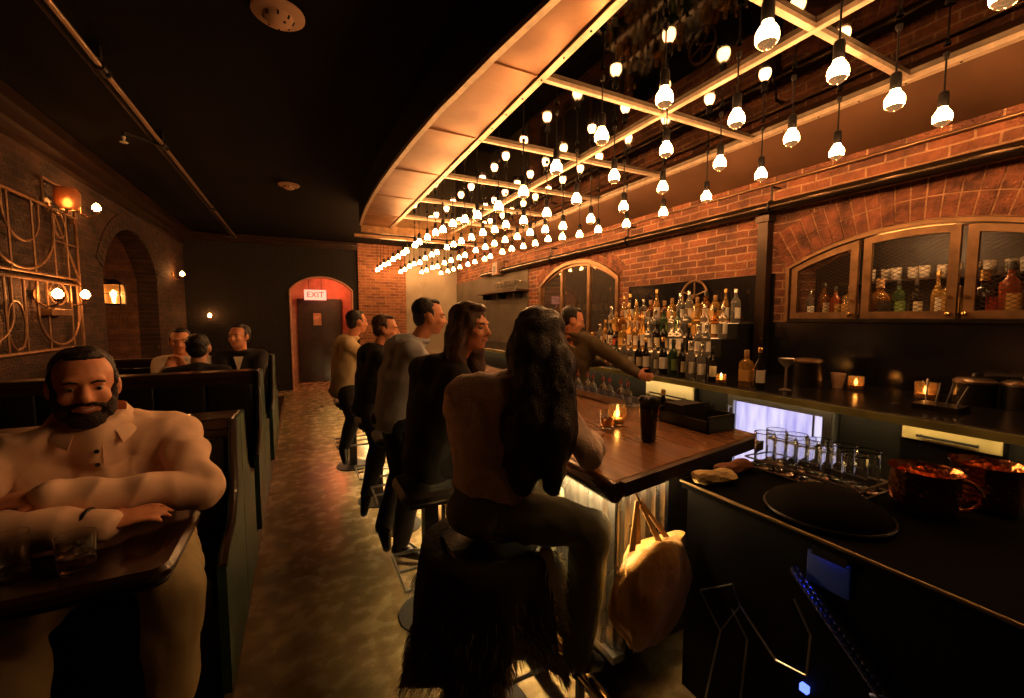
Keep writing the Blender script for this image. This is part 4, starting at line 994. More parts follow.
for (dx, dy, dz, a) in ((.008, .005, .045, .3), (-.012, -.008, .055, .9)):
    m.obox((gc[0]+dx, gc[1]+dy, gc[2]+dz), V((math.cos(a), math.sin(a), .2)).normalized()*.012, V((-math.sin(a), math.cos(a), 0))*.012, V((-.2*math.cos(a), -.2*math.sin(a), 1)).normalized()*.012)
m.build('ice_cube', M_glass, t)
t = thing('water_glass', (-.66, 1.52, TZ), 'smaller clear glass beside the amber drink on the booth table', 'glass')
MB().lathe([(.003, 0), (.028, 0), (.031, .004), (.035, .11), (.033, .11), (.029, .012), (.003, .010)], (-.68, 1.50, TZ), 20, False).build('glass_wall', M_glass, t)
def plate(x, y, z, r, label):
    tag(MB().lathe([(.004, .008), (r*.6, .008), (r*.95, .02), (r, .022), (r*.98, .015), (r*.62, 0), (.004, 0)], (x, y, z), 28).build('dinner_plate', mat('china', (.75, .70, .62), .3)), label, 'plate')
plate(-1.0, 4.40, .9405, .11, 'white dinner plate on the table in front of the man in the white tee')
t = thing('candle_holder', (-.76, 4.52, .9405), 'tiny lit candle on the diners table', 'candle')
MB().lathe([(.003, 0), (.026, 0), (.03, .06), (.028, .06), (.024, .008), (.003, .006)], (-.76, 4.52, .9405), 16, False).build('glass_cup', MATS['amber_cup'], t)
MB().cyl((-.76, 4.52, .949), (-.76, 4.52, .968), .022, seg=14).build('wax', MATS['wax'], t)
MB().lathe([(.002, .029), (.007, .038), (.005, .052), (.001, .06)], (-.76, 4.52, .9405), 8).build('flame', M_flame, t)
for k in range(3):
    t = thing('wine_glass', (-.72+.10*k, 4.6, .9405), 'x', 'glass', 'glasses on the diners table'); t['label'] = f'small clear glass on the diners table, {ORD[k]} from the wall'
    x, y = (-1.14, -1.24, -1.18)[k], (4.40, 4.48, 4.58)[k]
    MB().lathe([(.003, 0), (.026, 0), (.03, .09), (.028, .09), (.023, .008), (.003, .006)], (x, y, .9405), 16, False).build('glass_wall', M_glass, t)

def make_stool():
    t = thing('bar_stool', (0, 0, 0), 'x', 'stool', 'bar stools')
    zs = .728
    MB().rbox((-.17, -.17, zs-.06), (.17, .17, zs), .06, 5).build('seat', M_leather, t)
    MB().box((-.13, -.13, zs-.085), (.13, .13, zs-.061)).build('seat_frame', M_iron, t)
    MB().box((-.036, -.036, .018), (.036, .036, zs-.086)).build('post', mat('post_black', (.018, .017, .017), .28, .6), t)
    MB().lathe([(.17, .0005), (.17, .010), (.05, .017), (.004, .0175)], seg=28).build('base_plate', M_rubber, t)
    q = .17; m = MB().tube([(q, q, .27), (-q, q, .27), (-q, -q, .27), (q, -q, .27)], .010, 6, True)
    m.cyl((-q, 0, .27), (-.037, 0, .27), .008).cyl((.037, 0, .27), (q, 0, .27), .008)
    m.build('footrest', M_steel, t)
    return t
ST = make_stool(); ST.location = (.62, 1.44, 0); ST['label'] = 'black pedestal bar stool under the woman with long dark hair'
for (x, y, lab) in ((.58, 2.12, 'black pedestal bar stool under the woman in the dark jacket'), (.62, 3.155, 'black pedestal bar stool just past the man in the blue grey shirt'),
                    (.56, 3.70, 'black pedestal bar stool under the person in black'), (.46, 4.70, 'black pedestal bar stool under the man in the cream shirt')):
    copy_thing(ST, (x, y, 0), lab)

# ------------------------------------------------------------------ figures
def remesh(mb, name, m, parent, vox=.010, smooth=4, disp=0.0, freq=9.0, fac=.5):
    org = BASE[parent.name]
    me = mb.mesh('tmp', m, org); tmp = bpy.data.objects.new('tmp', me); COL.objects.link(tmp)
    r = tmp.modifiers.new('r', 'REMESH'); r.mode = 'VOXEL'; r.voxel_size = vox; r.use_smooth_shade = True
    if smooth: s = tmp.modifiers.new('s', 'SMOOTH'); s.iterations = smooth; s.factor = fac
    bpy.context.view_layer.update()
    out = bpy.data.meshes.new_from_object(tmp.evaluated_get(bpy.context.evaluated_depsgraph_get()))
    bpy.data.objects.remove(tmp); bpy.data.meshes.remove(me)
    out.name = name
    if not out.materials: out.materials.append(m)
    if disp:
        nrm = [v.normal.copy() for v in out.vertices]
        for v, nn in zip(out.vertices, nrm):
            p = V((v.co.x, v.co.y, v.co.z*.55))*freq
            v.co += nn*(disp*(1-abs(noise.noise(p))*2.2)+disp*.4*noise.noise(p*2.3))
    out.shade_smooth()
    o = bpy.data.objects.new(name, out); COL.objects.link(o); o.parent = parent; BASE[o.name] = org
    return o
def frame(look):
    f = V(look).normalized(); u = V((0, 0, 1)); l = u.cross(f).normalized(); u = f.cross(l).normalized(); return f, l, u
def hand(mb, wr, d, n, thumb, curl=.5, s=1.0):
    """wrist, finger direction, palm normal, thumb side vector"""
    wr, d, n, th = V(wr), V(d).normalized(), V(n), V(thumb)
    n = (n-d*n.dot(d)).normalized(); t = (th-d*th.dot(d)-n*th.dot(n)).normalized()
    mb.ball(wr+d*.048*s, (.040*s, .054*s, .0165*s), 14, 10, (t, d, n))
    mb.cap(wr-d*.02*s, .026*s, wr+d*.03*s, .028*s, 10)
    for i, (L, off) in enumerate(((.072, .030), (.080, .010), (.074, -.010), (.058, -.029))):
        p = wr+d*(.088-(.006 if i in (0, 3) else 0))*s+t*off*s; a = 0
        dd = (d+t*(.09-.06*i)).normalized()
        for q, fr in enumerate((.44, .32, .24)):
            a += curl*(.5+.45*q)
            v = dd*math.cos(a)+n*math.sin(a); p2 = p+v*L*fr*s
            mb.cap(p, (.0092-.0008*q)*s, p2, (.0084-.0008*q)*s, 8); p = p2
    p = wr+d*.022*s+t*.028*s; v = (d*.62+t*.72+n*.25).normalized(); p2 = p+v*.042*s
    mb.cap(p, .0125*s, p2, .0105*s, 8); v2 = (d*.9+t*.25+n*(.3+.3*curl)).normalized(); mb.cap(p2, .0105*s, p2+v2*.032*s, .0082*s, 8)
def head(mb, c, look, s=1.0):
    f, l, u = frame(look); c = V(c); A = (l, f, u)
    P = lambda a, b, h: c+l*(a*s)+f*(b*s)+u*(h*s)
    E = lambda p, r: mb.ball(p, tuple(k*s for k in r), 18, 12, A)
    E(P(0, -.012, .030), (.074, .094, .088)); E(P(0, .018, -.030), (.062, .074, .078)); E(P(0, .048, -.082), (.036, .034, .026))
    E(P(0, .030, -.062), (.052, .054, .040))
    E(P(0, .074, .030), (.052, .016, .012)); E(P(.036, .060, -.022), (.024, .026, .022)); E(P(-.036, .060, -.022), (.024, .026, .022))
    mb.cap(P(0, .088, .012), .009*s, P(0, .108, -.022), .013*s, 10); E(P(.012, .096, -.027), (.008, .010, .007)); E(P(-.012, .096, -.027), (.008, .010, .007))
    for sg in (1, -1): E(P(sg*.077, -.004, -.002), (.010, .022, .032)); E(P(sg*.073, .008, -.022), (.008, .010, .014))
    E(P(0, .080, -.054), (.024, .012, .012))
    for sg in (1, -1):
        E(P(sg*.031, .0735, .0165), (.0155, .012, .0085)); E(P(sg*.031, .0725, -.0065), (.0150, .010, .0060))
    return P, A
def torso(mb, J, g=0.0, hem=None, w=1.0):
    pel, ch, nk = V(J['pel']), V(J['chest']), V(J['neck']); shL, shR = V(J['shL']), V(J['shR']); hL, hR = V(J['hipL']), V(J['hipR'])
    up1 = (ch-pel).normalized(); ls = (shL-shR).normalized(); lh = (hL-hR).normalized()
    sec = [(-.24, .158, .112), (-.10, .164, .116), (0, .168, .122), (.3, .157, .114), (.6, .170, .120), (.85, .186, .126), (1.0, .184, .118), (1.14, .142, .098), (1.27, .088, .076)]
    if hem is not None: sec = [(hem, .170, .124)]+[q for q in sec if q[0] > hem+.05]
    rings = []
    for (t, rw, rd) in sec:
        c = pel.lerp(ch, t) if t <= 1 else ch+(nk-ch)*((t-1)*2)
        la = lh.lerp(ls, max(0, min(1, t))); la = (la-up1*la.dot(up1)).normalized(); de = up1.cross(la)
        rw = (rw*w+g); rd = rd*w+g
        rings.append([c+la*(rw*math.cos(a))+de*(rd*math.sin(a)) for a in [2*PI*k/24 for k in range(24)]])
    mb.loft(rings)
    sm = (shL+shR)/2
    mb.cap(shL.lerp(sm, .10), .055*w+g, sm.lerp(nk, .25), .070*w+g); mb.cap(shR.lerp(sm, .10), .055*w+g, sm.lerp(nk, .25), .070*w+g)
    for q in (shL, shR): mb.cap(q.lerp(sm, .2), .058*w+g, q.lerp(ch, .45)-V((0, 0, .05)), .085*w+g)
    mb.cap(sm+V((0, 0, .0)), .085*w+g, nk-V((0, 0, .01)), .056+g*.6)
def limbs(mb, J, g=0.0, arms=True, legs=True, cuff=1.0, w=1.0):
    wl = w; w = min(w, .96) if arms and not legs else w
    for s in 'LR':
        if arms:
            a, b, c = V(J['sh'+s]), V(J['el'+s]), V(J['wr'+s]); c = b.lerp(c, cuff)
            mb.cap(a, .056*w+g, a.lerp(b, .5), .050*w+g); mb.cap(a.lerp(b, .5), .050*w+g, b, .041*w+g); mb.cap(b, .041*w+g, b.lerp(c, .35), .041*w+g); mb.cap(b.lerp(c, .35), .041*w+g, c, .028*w+g)
        if legs:
            a, b, c = V(J['hip'+s]), V(J['kn'+s]), V(J['an'+s])
            mb.cap(a, .088*w+g, a.lerp(b, .5), .076*w+g); mb.cap(a.lerp(b, .5), .076*w+g, b, .056*w+g); mb.cap(b, .056*w+g, b.lerp(c, .3), .055*w+g); mb.cap(b.lerp(c, .3), .055*w+g, c, .036*w+g)
def skin_mat(name, col):
    return mat(name, col, .5, noise_amt=.2, noise_scale=25, bump=.03, bump_scale=180)
SK1 = skin_mat('skin_light', (.60, .31, .20)); SK2 = skin_mat('skin_ruddy', (.82, .36, .20))
M_eye = mat('eye_white', (.40, .33, .28), .3); M_iris = mat('eye_dark', (.03, .018, .01), .15); M_tooth = mat('teeth', (.55, .45, .36), .4); M_lip = mat('lips', (.42, .13, .10), .45)
H_dark = mat('hair_dark', (.012, .008, .006), .42, noise_amt=.5, noise_scale=60, bump=.5, bump_scale=160)
H_brown = mat('hair_brown', (.07, .028, .012), .42, noise_amt=.5, noise_scale=60, bump=.5, bump_scale=160)
H_beard = mat('hair_beard', (.030, .014, .008), .7, noise_amt=.5, noise_scale=90, bump=.6, bump_scale=220)
def person(label, loc, J, skin, shirt, trouser, shoes, hair, vox=.009, cuff=1.0, w=1.0, shirt_name='shirt', face=True, hands=None, hairstyle='short', wr=.006, jacket=None, beard=False, hs=1.0, smile=False, hem=None):
    t = thing('person', loc, label, 'person')
    mb = MB(); torso(mb, J, 0, w=w); limbs(mb, J, 0, w=w)
    nk, hd = V(J['neck']), V(J['head']); f, l, u = frame(J['look'])
    mb.cap(nk-V((0, 0, .03)), .058, hd-u*.055-f*.015, .052, 14)
    P, A = head(mb, hd, J['look'], hs)
    for s in 'LR':
        h = J.get('hand'+s)
        if h: hand(mb, J['wr'+s], *h)
        mb.cap(V(J['an'+s]), .034, V(J['an'+s]).lerp(V(J['toe'+s]), .6), .03, 10)
    body = remesh(mb, 'body', skin, t, vox, 2)
    # shirt or jacket
    mb = MB(); torso(mb, J, .016, hem, w); limbs(mb, J, .013, legs=False, cuff=cuff, w=w)
    nb = nk+V((0, 0, .0)); d = (hd-nk).normalized()
    mb.tube([nb+d*.012+(l*math.cos(a)+f*math.sin(a))*.072 for a in [2*PI*k/20 for k in range(20)]], .015, 8, True)
    so = remesh(mb, shirt_name, shirt, t, max(vox, .008), 9, wr, 9)
    mb = MB(); limbs(mb, J, .014, arms=False, w=w)
    a, b = V(J['hipL']), V(J['hipR']); mb.cap(a, .098*w, b, .098*w); mb.ball(V(J['pel'])-V((0, 0, .005)), ((.150*w, .120*w, .095) if hem is None else (.178*w, .148*w, .10)))
    if hem is not None:
        pl, ch = V(J['pel']), V(J['chest']); up1 = (ch-pl).normalized(); lh = (V(J['hipL'])-V(J['hipR'])).normalized(); ls = (V(J['shL'])-V(J['shR'])).normalized(); rg = []
        for t_ in (-.15, 0, hem*.5, hem+.05):
            la = lh.lerp(ls, max(0, t_)); la = (la-up1*la.dot(up1)).normalized(); de = up1.cross(la); c_ = pl.lerp(ch, t_)
            rg.append([c_+la*(.163*math.cos(q))+de*(.122*math.sin(q)) for q in [2*PI*k/24 for k in range(24)]])
        mb.loft(rg)
    remesh(mb, 'trousers', trouser, t, max(vox, .010), 7, wr*.8, 9)
    for s in 'LR':
        a, b = V(J['an'+s]), V(J['toe'+s]); d = (b-a).normalized(); mb = MB()
        hl = a-d*.03-V((0, 0, .02)); 
        mb.cap(a+V((0, 0, .01)), .046, a.lerp(b, .35), .046, 12); mb.cap(hl, .040, a.lerp(b, .45), .042, 12); mb.cap(a.lerp(b, .4), .044, b, .030, 12)
        remesh(mb, 'shoe', shoes, t, .008, 2)
    mb = MB(); E = lambda p, r: mb.ball(p, tuple(k*hs for k in r), 18, 12, A)
    if hairstyle == 'short':
        E(P(0, -.036, .051), (.0775, .086, .0745)); E(P(0, -.056, .0), (.069, .052, .070)); E(P(0, .016, .101), (.048, .044, .020))
        for sg in (1, -1): E(P(sg*.069, .002, .022), (.010, .022, .036))
        remesh(mb, 'hair', hair, t, .007, 2, .003, 40)
    elif hairstyle == 'long':
        for sg in (1, -1):
            E(P(sg*.062, -.01, .02), (.030, .066, .075))
            pts = [P(sg*.066, -.008, .01), P(sg*.084, -.02, -.07), P(sg*.092, -.02, -.15), P(sg*.085, .0, -.25), P(sg*.075, .02, -.33)]
            for p, q, r0, r1 in zip(pts, pts[1:], (.036, .046, .048, .042), (.046, .048, .042, .022)): mb.cap(p, r0*hs, q, r1*hs)
        E(P(0, -.024, .050), (.084, .098, .082)); E(P(0, -.07, -.06), (.082, .062, .12)); E(P(0, -.085, -.19), (.095, .05, .14)); E(P(0, .035, .102), (.055, .04, .024))
        remesh(mb, 'hair', hair, t, .009, 2, .006, 26)
    else: hairstyle(mb, P, A); remesh(mb, 'hair', hair, t, .010, 2, .008, 22)
    if face:
        for sg in (1, -1):
            e = MB(); c = P(sg*.031, .0735, .006); e.ball(c, .0105*hs, 12, 8); e.slot(1).ball(c+f*.0052*hs-u*.001, .0068*hs, 10, 6); e.build('eye', [M_eye, M_iris], body)
            e = MB(); e.tube([P(sg*.014, .0895, .024), P(sg*.03, .0885, .029), P(sg*.046, .077, .024)], [.0032*hs, .0038*hs, .0025*hs], 6); e.build('eyebrow', hair, body)
        if smile:
            e = MB(); arc = [(-.033, .074, -.043), (-.018, .087, -.053), (0, .0915, -.057), (.018, .087, -.053), (.033, .074, -.043)]
            e.tube([P(a_, b_, c_-.006) for a_, b_, c_ in arc], [.002*hs, .005*hs, .006*hs, .005*hs, .002*hs], 8).tube([P(a_, b_+.001, c_+.005) for a_, b_, c_ in arc], [.002*hs, .0035*hs, .0035*hs, .0035*hs, .002*hs], 8); e.build('lips', M_lip, body)
            e = MB(); e.tube([P(a_*.8, b_-.001, c_) for a_, b_, c_ in arc], [.002*hs, .005*hs, .0055*hs, .005*hs, .002*hs], 8); e.build('teeth', M_tooth, body)
        else:
            e = MB(); e.tube([P(-.025, .080, -.050), P(-.012, .089, -.0545), P(0, .0915, -.0555), P(.012, .089, -.0545), P(.025, .080, -.050)], [.0025*hs, .005*hs, .0058*hs, .005*hs, .0025*hs], 8); e.build('lips', M_lip, body)
    if beard:
        mb = MB()
        for sg in (1, -1):
            E(P(sg*.046, .030, -.058), (.024, .044, .038)); E(P(sg*.063, .006, -.025), (.012, .026, .044)); mb.cap(P(sg*.006, .093, -.037), .0065*hs, P(sg*.036, .074, -.048), .008*hs, 8)
        E(P(0, .056, -.088), (.046, .040, .034)); E(P(0, .080, -.076), (.026, .016, .014))
        remesh(mb, 'beard', H_beard, t, .006, 1, .003, 60)
    return t, P

C_white = mat('cloth_shirt_light', (.95, .66, .48), .85, bump=.05, bump_scale=200, noise_amt=.12)
C_khaki = mat('cloth_khaki', (.55, .46, .25), .9, bump=.06, bump_scale=150, noise_amt=.25, noise_scale=6)
C_black = mat('cloth_black', (.010, .009, .010), .85, bump=.05, bump_scale=120)
C_jean = mat('cloth_dark_jean', (.13, .14, .10), .8, bump=.06, bump_scale=150)
C_tan = mat('cloth_rose_tan', (.90, .72, .62), .9, bump=.35, bump_scale=90, noise_amt=.3, noise_scale=5)
C_blue = mat('cloth_blue_grey', (.50, .54, .60), .85, bump=.05, bump_scale=160, noise_amt=.12)
C_cream = mat('cloth_cream', (.66, .52, .30), .85, bump=.05, bump_scale=160)
C_tee = mat('cloth_white_tee', (.62, .56, .48), .85)
C_olive = mat('cloth_olive', (.10, .07, .035), .85)
L_shoe = mat('shoe_black', (.008, .008, .008), .25); L_brown = mat('shoe_brown', (.05, .025, .012), .35)

# bearded man in the booth
J = dict(pel=(-.62, 2.00, .755), chest=(-.64, 1.945, 1.03), neck=(-.645, 1.915, 1.205), head=(-.648, 1.875, 1.352), look=(.33, -.94, -.04),
         shL=(-.435, 1.97, 1.15), shR=(-.83, 1.85, 1.15), elL=(-.315, 1.74, .990), wrL=(-.665, 1.665, 1.055), elR=(-.93, 1.62, .995), wrR=(-.535, 1.585, .985),
         hipL=(-.52, 1.99, .755), hipR=(-.72, 1.99, .755), knL=(-.375, 1.60, .735), knR=(-.74, 1.56, .735), anL=(-.42, 1.64, .275), anR=(-.76, 1.64, .275), toeL=(-.41, 1.49, .215), toeR=(-.76, 1.49, .215))
J['handL'] = ((-1, .12, .10), (0, .25, -.95), (.1, -.9, .4), .45); J['handR'] = ((1, .25, .05), (0, .3, -.9), (0, .9, .4), .3)
bm, Pm = person('bearded man in a pale buttoned shirt leaning with folded arms on the booth table', (-.62, 2.06, PZ), J, SK2, C_white, C_khaki, L_brown, H_dark, vox=.0065, w=1.08, beard=True, wr=.016, hs=1.06, smile=True)
f, l, u = frame((.33, -.94, 0)); nk = V(J['neck'])
from mathutils.bvhtree import BVHTree
so = [c for c in bm.children if c.name.startswith('shirt')][0]
bvh = BVHTree.FromPolygons([v.co+BASE[so.name] for v in so.data.vertices], [tuple(pp.vertices) for pp in so.data.polygons])
def chest_pt(side, z):
    o = V((nk.x, nk.y, z))+f*.6+l*side
    h = bvh.ray_cast(o, -f)
    return h[0] if h[0] else None
# stand-and-fall collar, open at the throat
mb = MB(); inn = []; topr = []; out = []
for k in range(29):
    a_ = PI*.5+.42+(2*PI-.84)*k/28   # angle from l axis; front is +f
    dv = l*math.cos(a_)+f*math.sin(a_); fr = max(0, math.sin(a_))
    inn.append(nk+dv*.088+u*(-.02-.02*fr)); topr.append(nk+dv*(.086+.012*fr)-f*.012+u*(.072-.055*fr)); out.append(nk+dv*(.128+.034*fr**3)-f*.006+u*(.014-.062*fr**3))
mb.loft([inn, topr, [p_+u*.004 for p_ in topr], out, [p_-u*.006 for p_ in out], [p_-u*.004 for p_ in topr]], caps=False, closed=False); mb.build('collar', C_white, so, angle=60)
pts = [p_ for p_ in (chest_pt(0, z_) for z_ in (1.165, 1.15, 1.135, 1.12, 1.105, 1.09, 1.075)) if p_]
keep = pts[:1]
for p_ in pts[1:]:
    if (p_-keep[-1]).length < .045: keep.append(p_)
    else: break
pts = keep
if len(pts) > 3:
    mb = MB(); mb.tube([p_+l*.015+f*.0005 for p_ in pts], .0018, 6); mb.build('placket', C_white, so)
    for p_ in pts[1::3]:
        MB().cyl(p_+f*.005, p_+f*.010, .0065, seg=12).build('button', L_shoe, so)
wp = V(J['elR']).lerp(V(J['wrR']), .93); wd = (V(J['wrR'])-V(J['elR'])).normalized(); wa = wd.orthogonal().normalized(); wb = wd.cross(wa)
MB().tube([wp+(wa*math.cos(a)+wb*math.sin(a))*.043 for a in [2*PI*k/20 for k in range(20)]], .008, 8, True).build('wrist_watch', L_shoe, bm)

# woman with long dark hair, back to the room
J = dict(pel=(.63, 1.45, .85), chest=(.675, 1.455, 1.13), neck=(.735, 1.43, 1.335), head=(.825, 1.385, 1.485), look=(.93, .32, -.12),
         shL=(.55, 1.545, 1.285), shR=(.825, 1.355, 1.285), elL=(.585, 1.60, 1.02), wrL=(.80, 1.545, .935), elR=(.93, 1.22, 1.085), wrR=(1.10, 1.44, 1.062),
         hipL=(.65, 1.54, .85), hipR=(.66, 1.37, .85), knL=(.92, 1.49, .835), knR=(.905, 1.17, .835), anL=(.875, 1.53, .33), anR=(.875, 1.20, .33), toeL=(.955, 1.52, .285), toeR=(.955, 1.19, .285))
J['handL'] = ((1, -.3, -.25), (0, 0, -1), (.2, 1, 0), .35); J['handR'] = ((.8, .6, 0), (0, 0, -1), (-.6, .8, 0), .2)
def big_hair(mb, P, A):
    E = lambda p, r: mb.ball(p, r, 18, 12, A)
    E(P(0, -.022, .048), (.088, .102, .088)); E(P(0, -.07, -.05), (.092, .07, .12)); E(P(0, .02, .10), (.05, .05, .03))
    for sg in (1, -1): E(P(sg*.068, -.005, -.03), (.034, .06, .10))
    for (x0, y0, x1, y1, r0, r1, z1) in ((.80, 1.36, .735, 1.30, .085, .090, 1.22), (.77, 1.34, .70, 1.315, .07, .075, 1.16), (.735, 1.30, .69, 1.285, .085, .05, 1.00), (.70, 1.33, .655, 1.34, .07, .035, 1.02), (.83, 1.30, .80, 1.235, .07, .07, 1.17), (.80, 1.235, .775, 1.22, .07, .03, .99)):
        mb.cap((x0, y0, 1.42 if z1 > 1.1 else 1.2), r0, (x1, y1, z1), r1)
w2, P2 = person('woman with long dark hair and rose tan top seated with her back to the room', (.62, 1.45, 0), J, SK1, C_tan, C_jean, L_shoe, H_dark, vox=.008, w=.92, hairstyle=big_hair, wr=.013, shirt_name='blouse', hem=.24)

# woman in dark jacket, face turned
J = dict(pel=(.575, 2.12, .85), chest=(.615, 2.09, 1.15), neck=(.675, 2.045, 1.365), head=(.765, 1.985, 1.53), look=(.62, -.78, -.05),
         shL=(.575, 2.25, 1.305), shR=(.655, 1.90, 1.305), elL=(.83, 2.25, 1.07), wrL=(1.07, 2.20, 1.062), elR=(.88, 1.93, 1.07), wrR=(1.11, 2.02, 1.062),
         hipL=(.61, 2.21, .85), hipR=(.61, 2.04, .85), knL=(.90, 2.22, .82), knR=(.90, 2.03, .82), anL=(.80, 2.22, .34), anR=(.80, 2.03, .34), toeL=(.88, 2.22, .285), toeR=(.88, 2.03, .285))
J['handL'] = ((1, -.1, 0), (0, 0, -1), (0, -1, 0), .2); J['handR'] = ((1, .3, 0), (0, 0, -1), (0, 1, 0), .2)
person('woman in a black jacket with red brown hair turning her face on a bar stool', (.58, 2.12, 0), J, SK2, C_black, C_black, L_shoe, H_brown, w=.94, hairstyle='long', shirt_name='jacket')

# man in the blue grey shirt
J = dict(pel=(.545, 2.80, .93), chest=(.60, 2.78, 1.235), neck=(.675, 2.75, 1.43), head=(.76, 2.71, 1.585), look=(.97, -.20, -.1),
         shL=(.575, 2.97, 1.375), shR=(.62, 2.585, 1.375), elL=(.80, 3.02, 1.14), wrL=(1.07, 2.95, 1.062), elR=(.82, 2.60, 1.12), wrR=(1.09, 2.66, 1.062),
         hipL=(.56, 2.90, .92), hipR=(.55, 2.71, .92), knL=(.60, 2.93, .50), knR=(.60, 2.68, .50), anL=(.46, 2.85, .18), anR=(.54, 2.68, .085), toeL=(.47, 2.80, .045), toeR=(.66, 2.60, .035))
J['handL'] = ((1, -.2, 0), (0, 0, -1), (0, -1, 0), .2); J['handR'] = ((1, .2, 0), (0, 0, -1), (0, 1, 0), .2)
bl, Pb = person('man in a blue grey shirt and black trousers standing and leaning on the bar', (.55, 2.75, 0), J, SK2, C_blue, C_black, L_shoe, H_dark, w=1.04, wr=.008)
MB().tube([(.55+.128*math.cos(a)*1.0, 2.80+.172*math.sin(a), .885+.008*math.sin(3*a)) for a in [2*PI*k/28 for k in range(28)]], .016, 8, True).build('shirt_hem', C_white, bl)

# person in black
J = dict(pel=(.50, 3.62, .85), chest=(.535, 3.60, 1.13), neck=(.575, 3.59, 1.33), head=(.635, 3.585, 1.485), look=(.93, -.35, -.1),
         shL=(.49, 3.79, 1.28), shR=(.55, 3.41, 1.28), elL=(.74, 3.82, 1.06), wrL=(1.03, 3.76, 1.062), elR=(.78, 3.45, 1.06), wrR=(1.05, 3.52, 1.062),
         hipL=(.52, 3.72, .85), hipR=(.50, 3.53, .85), knL=(.88, 3.74, .81), knR=(.52, 3.32, .60), anL=(.80, 3.74, .34), anR=(.43, 3.40, .20), toeL=(.88, 3.74, .285), toeR=(.395, 3.36, .06))
J['handL'] = ((1, -.1, 0), (0, 0, -1), (0, -1, 0), .2); J['handR'] = ((1, .1, 0), (0, 0, -1), (0, 1, 0), .2)
person('person dressed in black on a bar stool with one foot hanging', (.50, 3.62, 0), J, SK2, C_black, C_black, L_shoe, H_brown, vox=.011, w=1.02)

# man in the cream shirt
J = dict(pel=(.385, 4.62, .85), chest=(.415, 4.60, 1.15), neck=(.455, 4.58, 1.37), head=(.525, 4.565, 1.535), look=(.93, .30, -.05),
         shL=(.37, 4.79, 1.31), shR=(.43, 4.41, 1.31), elL=(.62, 4.82, 1.09), wrL=(.88, 4.76, 1.062), elR=(.68, 4.44, 1.09), wrR=(1.03, 4.50, 1.062),
         hipL=(.41, 4.71, .85), hipR=(.40, 4.52, .85), knL=(.80, 4.74, .80), knR=(.44, 4.34, .60), anL=(.77, 4.74, .36), anR=(.34, 4.36, .30), toeL=(.86, 4.74, .29), toeR=(.345, 4.27, .19))
J['handL'] = ((1, -.1, 0), (0, 0, -1), (0, -1, 0), .2); J['handR'] = ((1, .1, 0), (0, 0, -1), (0, 1, 0), .2)
person('man in a cream shirt with dark hair on the last occupied bar stool', (.39, 4.6, 0), J, SK2, C_cream, C_black, L_shoe, H_dark, vox=.011, w=1.02)

# diners in the far booth
def diner(label, x, y, hz, look, skin, shirt, hair, fwd, arms='table', name='shirt'):
    s = fwd  # -1 faces the camera side, +1 faces away
    lx = -s*.17
    J = dict(pel=(x, y, .755), chest=(x, y+s*.06, 1.03), neck=(x, y+s*.10, hz-.155), head=(x, y+s*.14, hz), look=look,
             shL=(x+lx, y+s*.06, hz-.20), shR=(x-lx, y+s*.06, hz-.20), elL=(x+lx*.85, y+s*.27, 1.02), elR=(x-lx*.85, y+s*.27, 1.02),
             hipL=(x+lx*.55, y+s*.03, .75), hipR=(x-lx*.55, y+s*.03, .75), knL=(x+lx*.45, y+s*.35, .73), knR=(x-lx*.45, y+s*.35, .73), anL=(x+lx*.45, y+s*.33, .275), anR=(x-lx*.45, y+s*.33, .275),
             toeL=(x+lx*.45, y+s*.45, .215), toeR=(x-lx*.45, y+s*.45, .215))
    if arms == 'chin':
        J['wrL'] = (x+lx*.35, y+s*.33, 1.13); J['wrR'] = (x-lx*.35, y+s*.33, 1.13)
        J['handL'] = ((-lx*2, -s*.1, .9), (-lx, s*.4, 0), (0, -s, .3), .7); J['handR'] = ((lx*2, -s*.1, .9), (lx, s*.4, 0), (0, -s, .3), .7)
    else:
        J['wrL'] = (x+lx*.6, y+s*.36, 1.0); J['wrR'] = (x-lx*.6, y+s*.36, 1.0)
        J['handL'] = ((-lx*3, s*.6, 0), (0, 0, -1), (0, s, .3), .4); J['handR'] = ((lx*3, s*.6, 0), (0, 0, -1), (0, s, .3), .4)
    return person(label, (x, y, PZ), J, skin, shirt, C_black, L_shoe, hair, vox=.010, shirt_name=name, face=(s < 0), w=.94)
diner('man in a white tee with hands at his chin in the booth', -.985, 4.925, 1.365, (.15, -.97, -.1), SK2, C_tee, H_dark, -1, 'chin', 'tee')
diner('dark haired diner in the booth seen from behind', -.735, 3.995, 1.335, (.0, 1, 0), SK1, C_black, H_dark, 1)
ds, Pd = diner('man in a black jacket and white collar facing out of the booth', -.53, 4.925, 1.40, (-.45, -.88, 0), SK2, C_black, H_dark, -1, 'table', 'jacket')
MB().prism([(-.545, 1.08), (-.535, 1.08), (-.50, 1.21), (-.58, 1.21)], lambda a, b, s: (a, 4.735+(b-1.08)*.3-.012*s, b)).build('shirt_front', C_tee, ds)

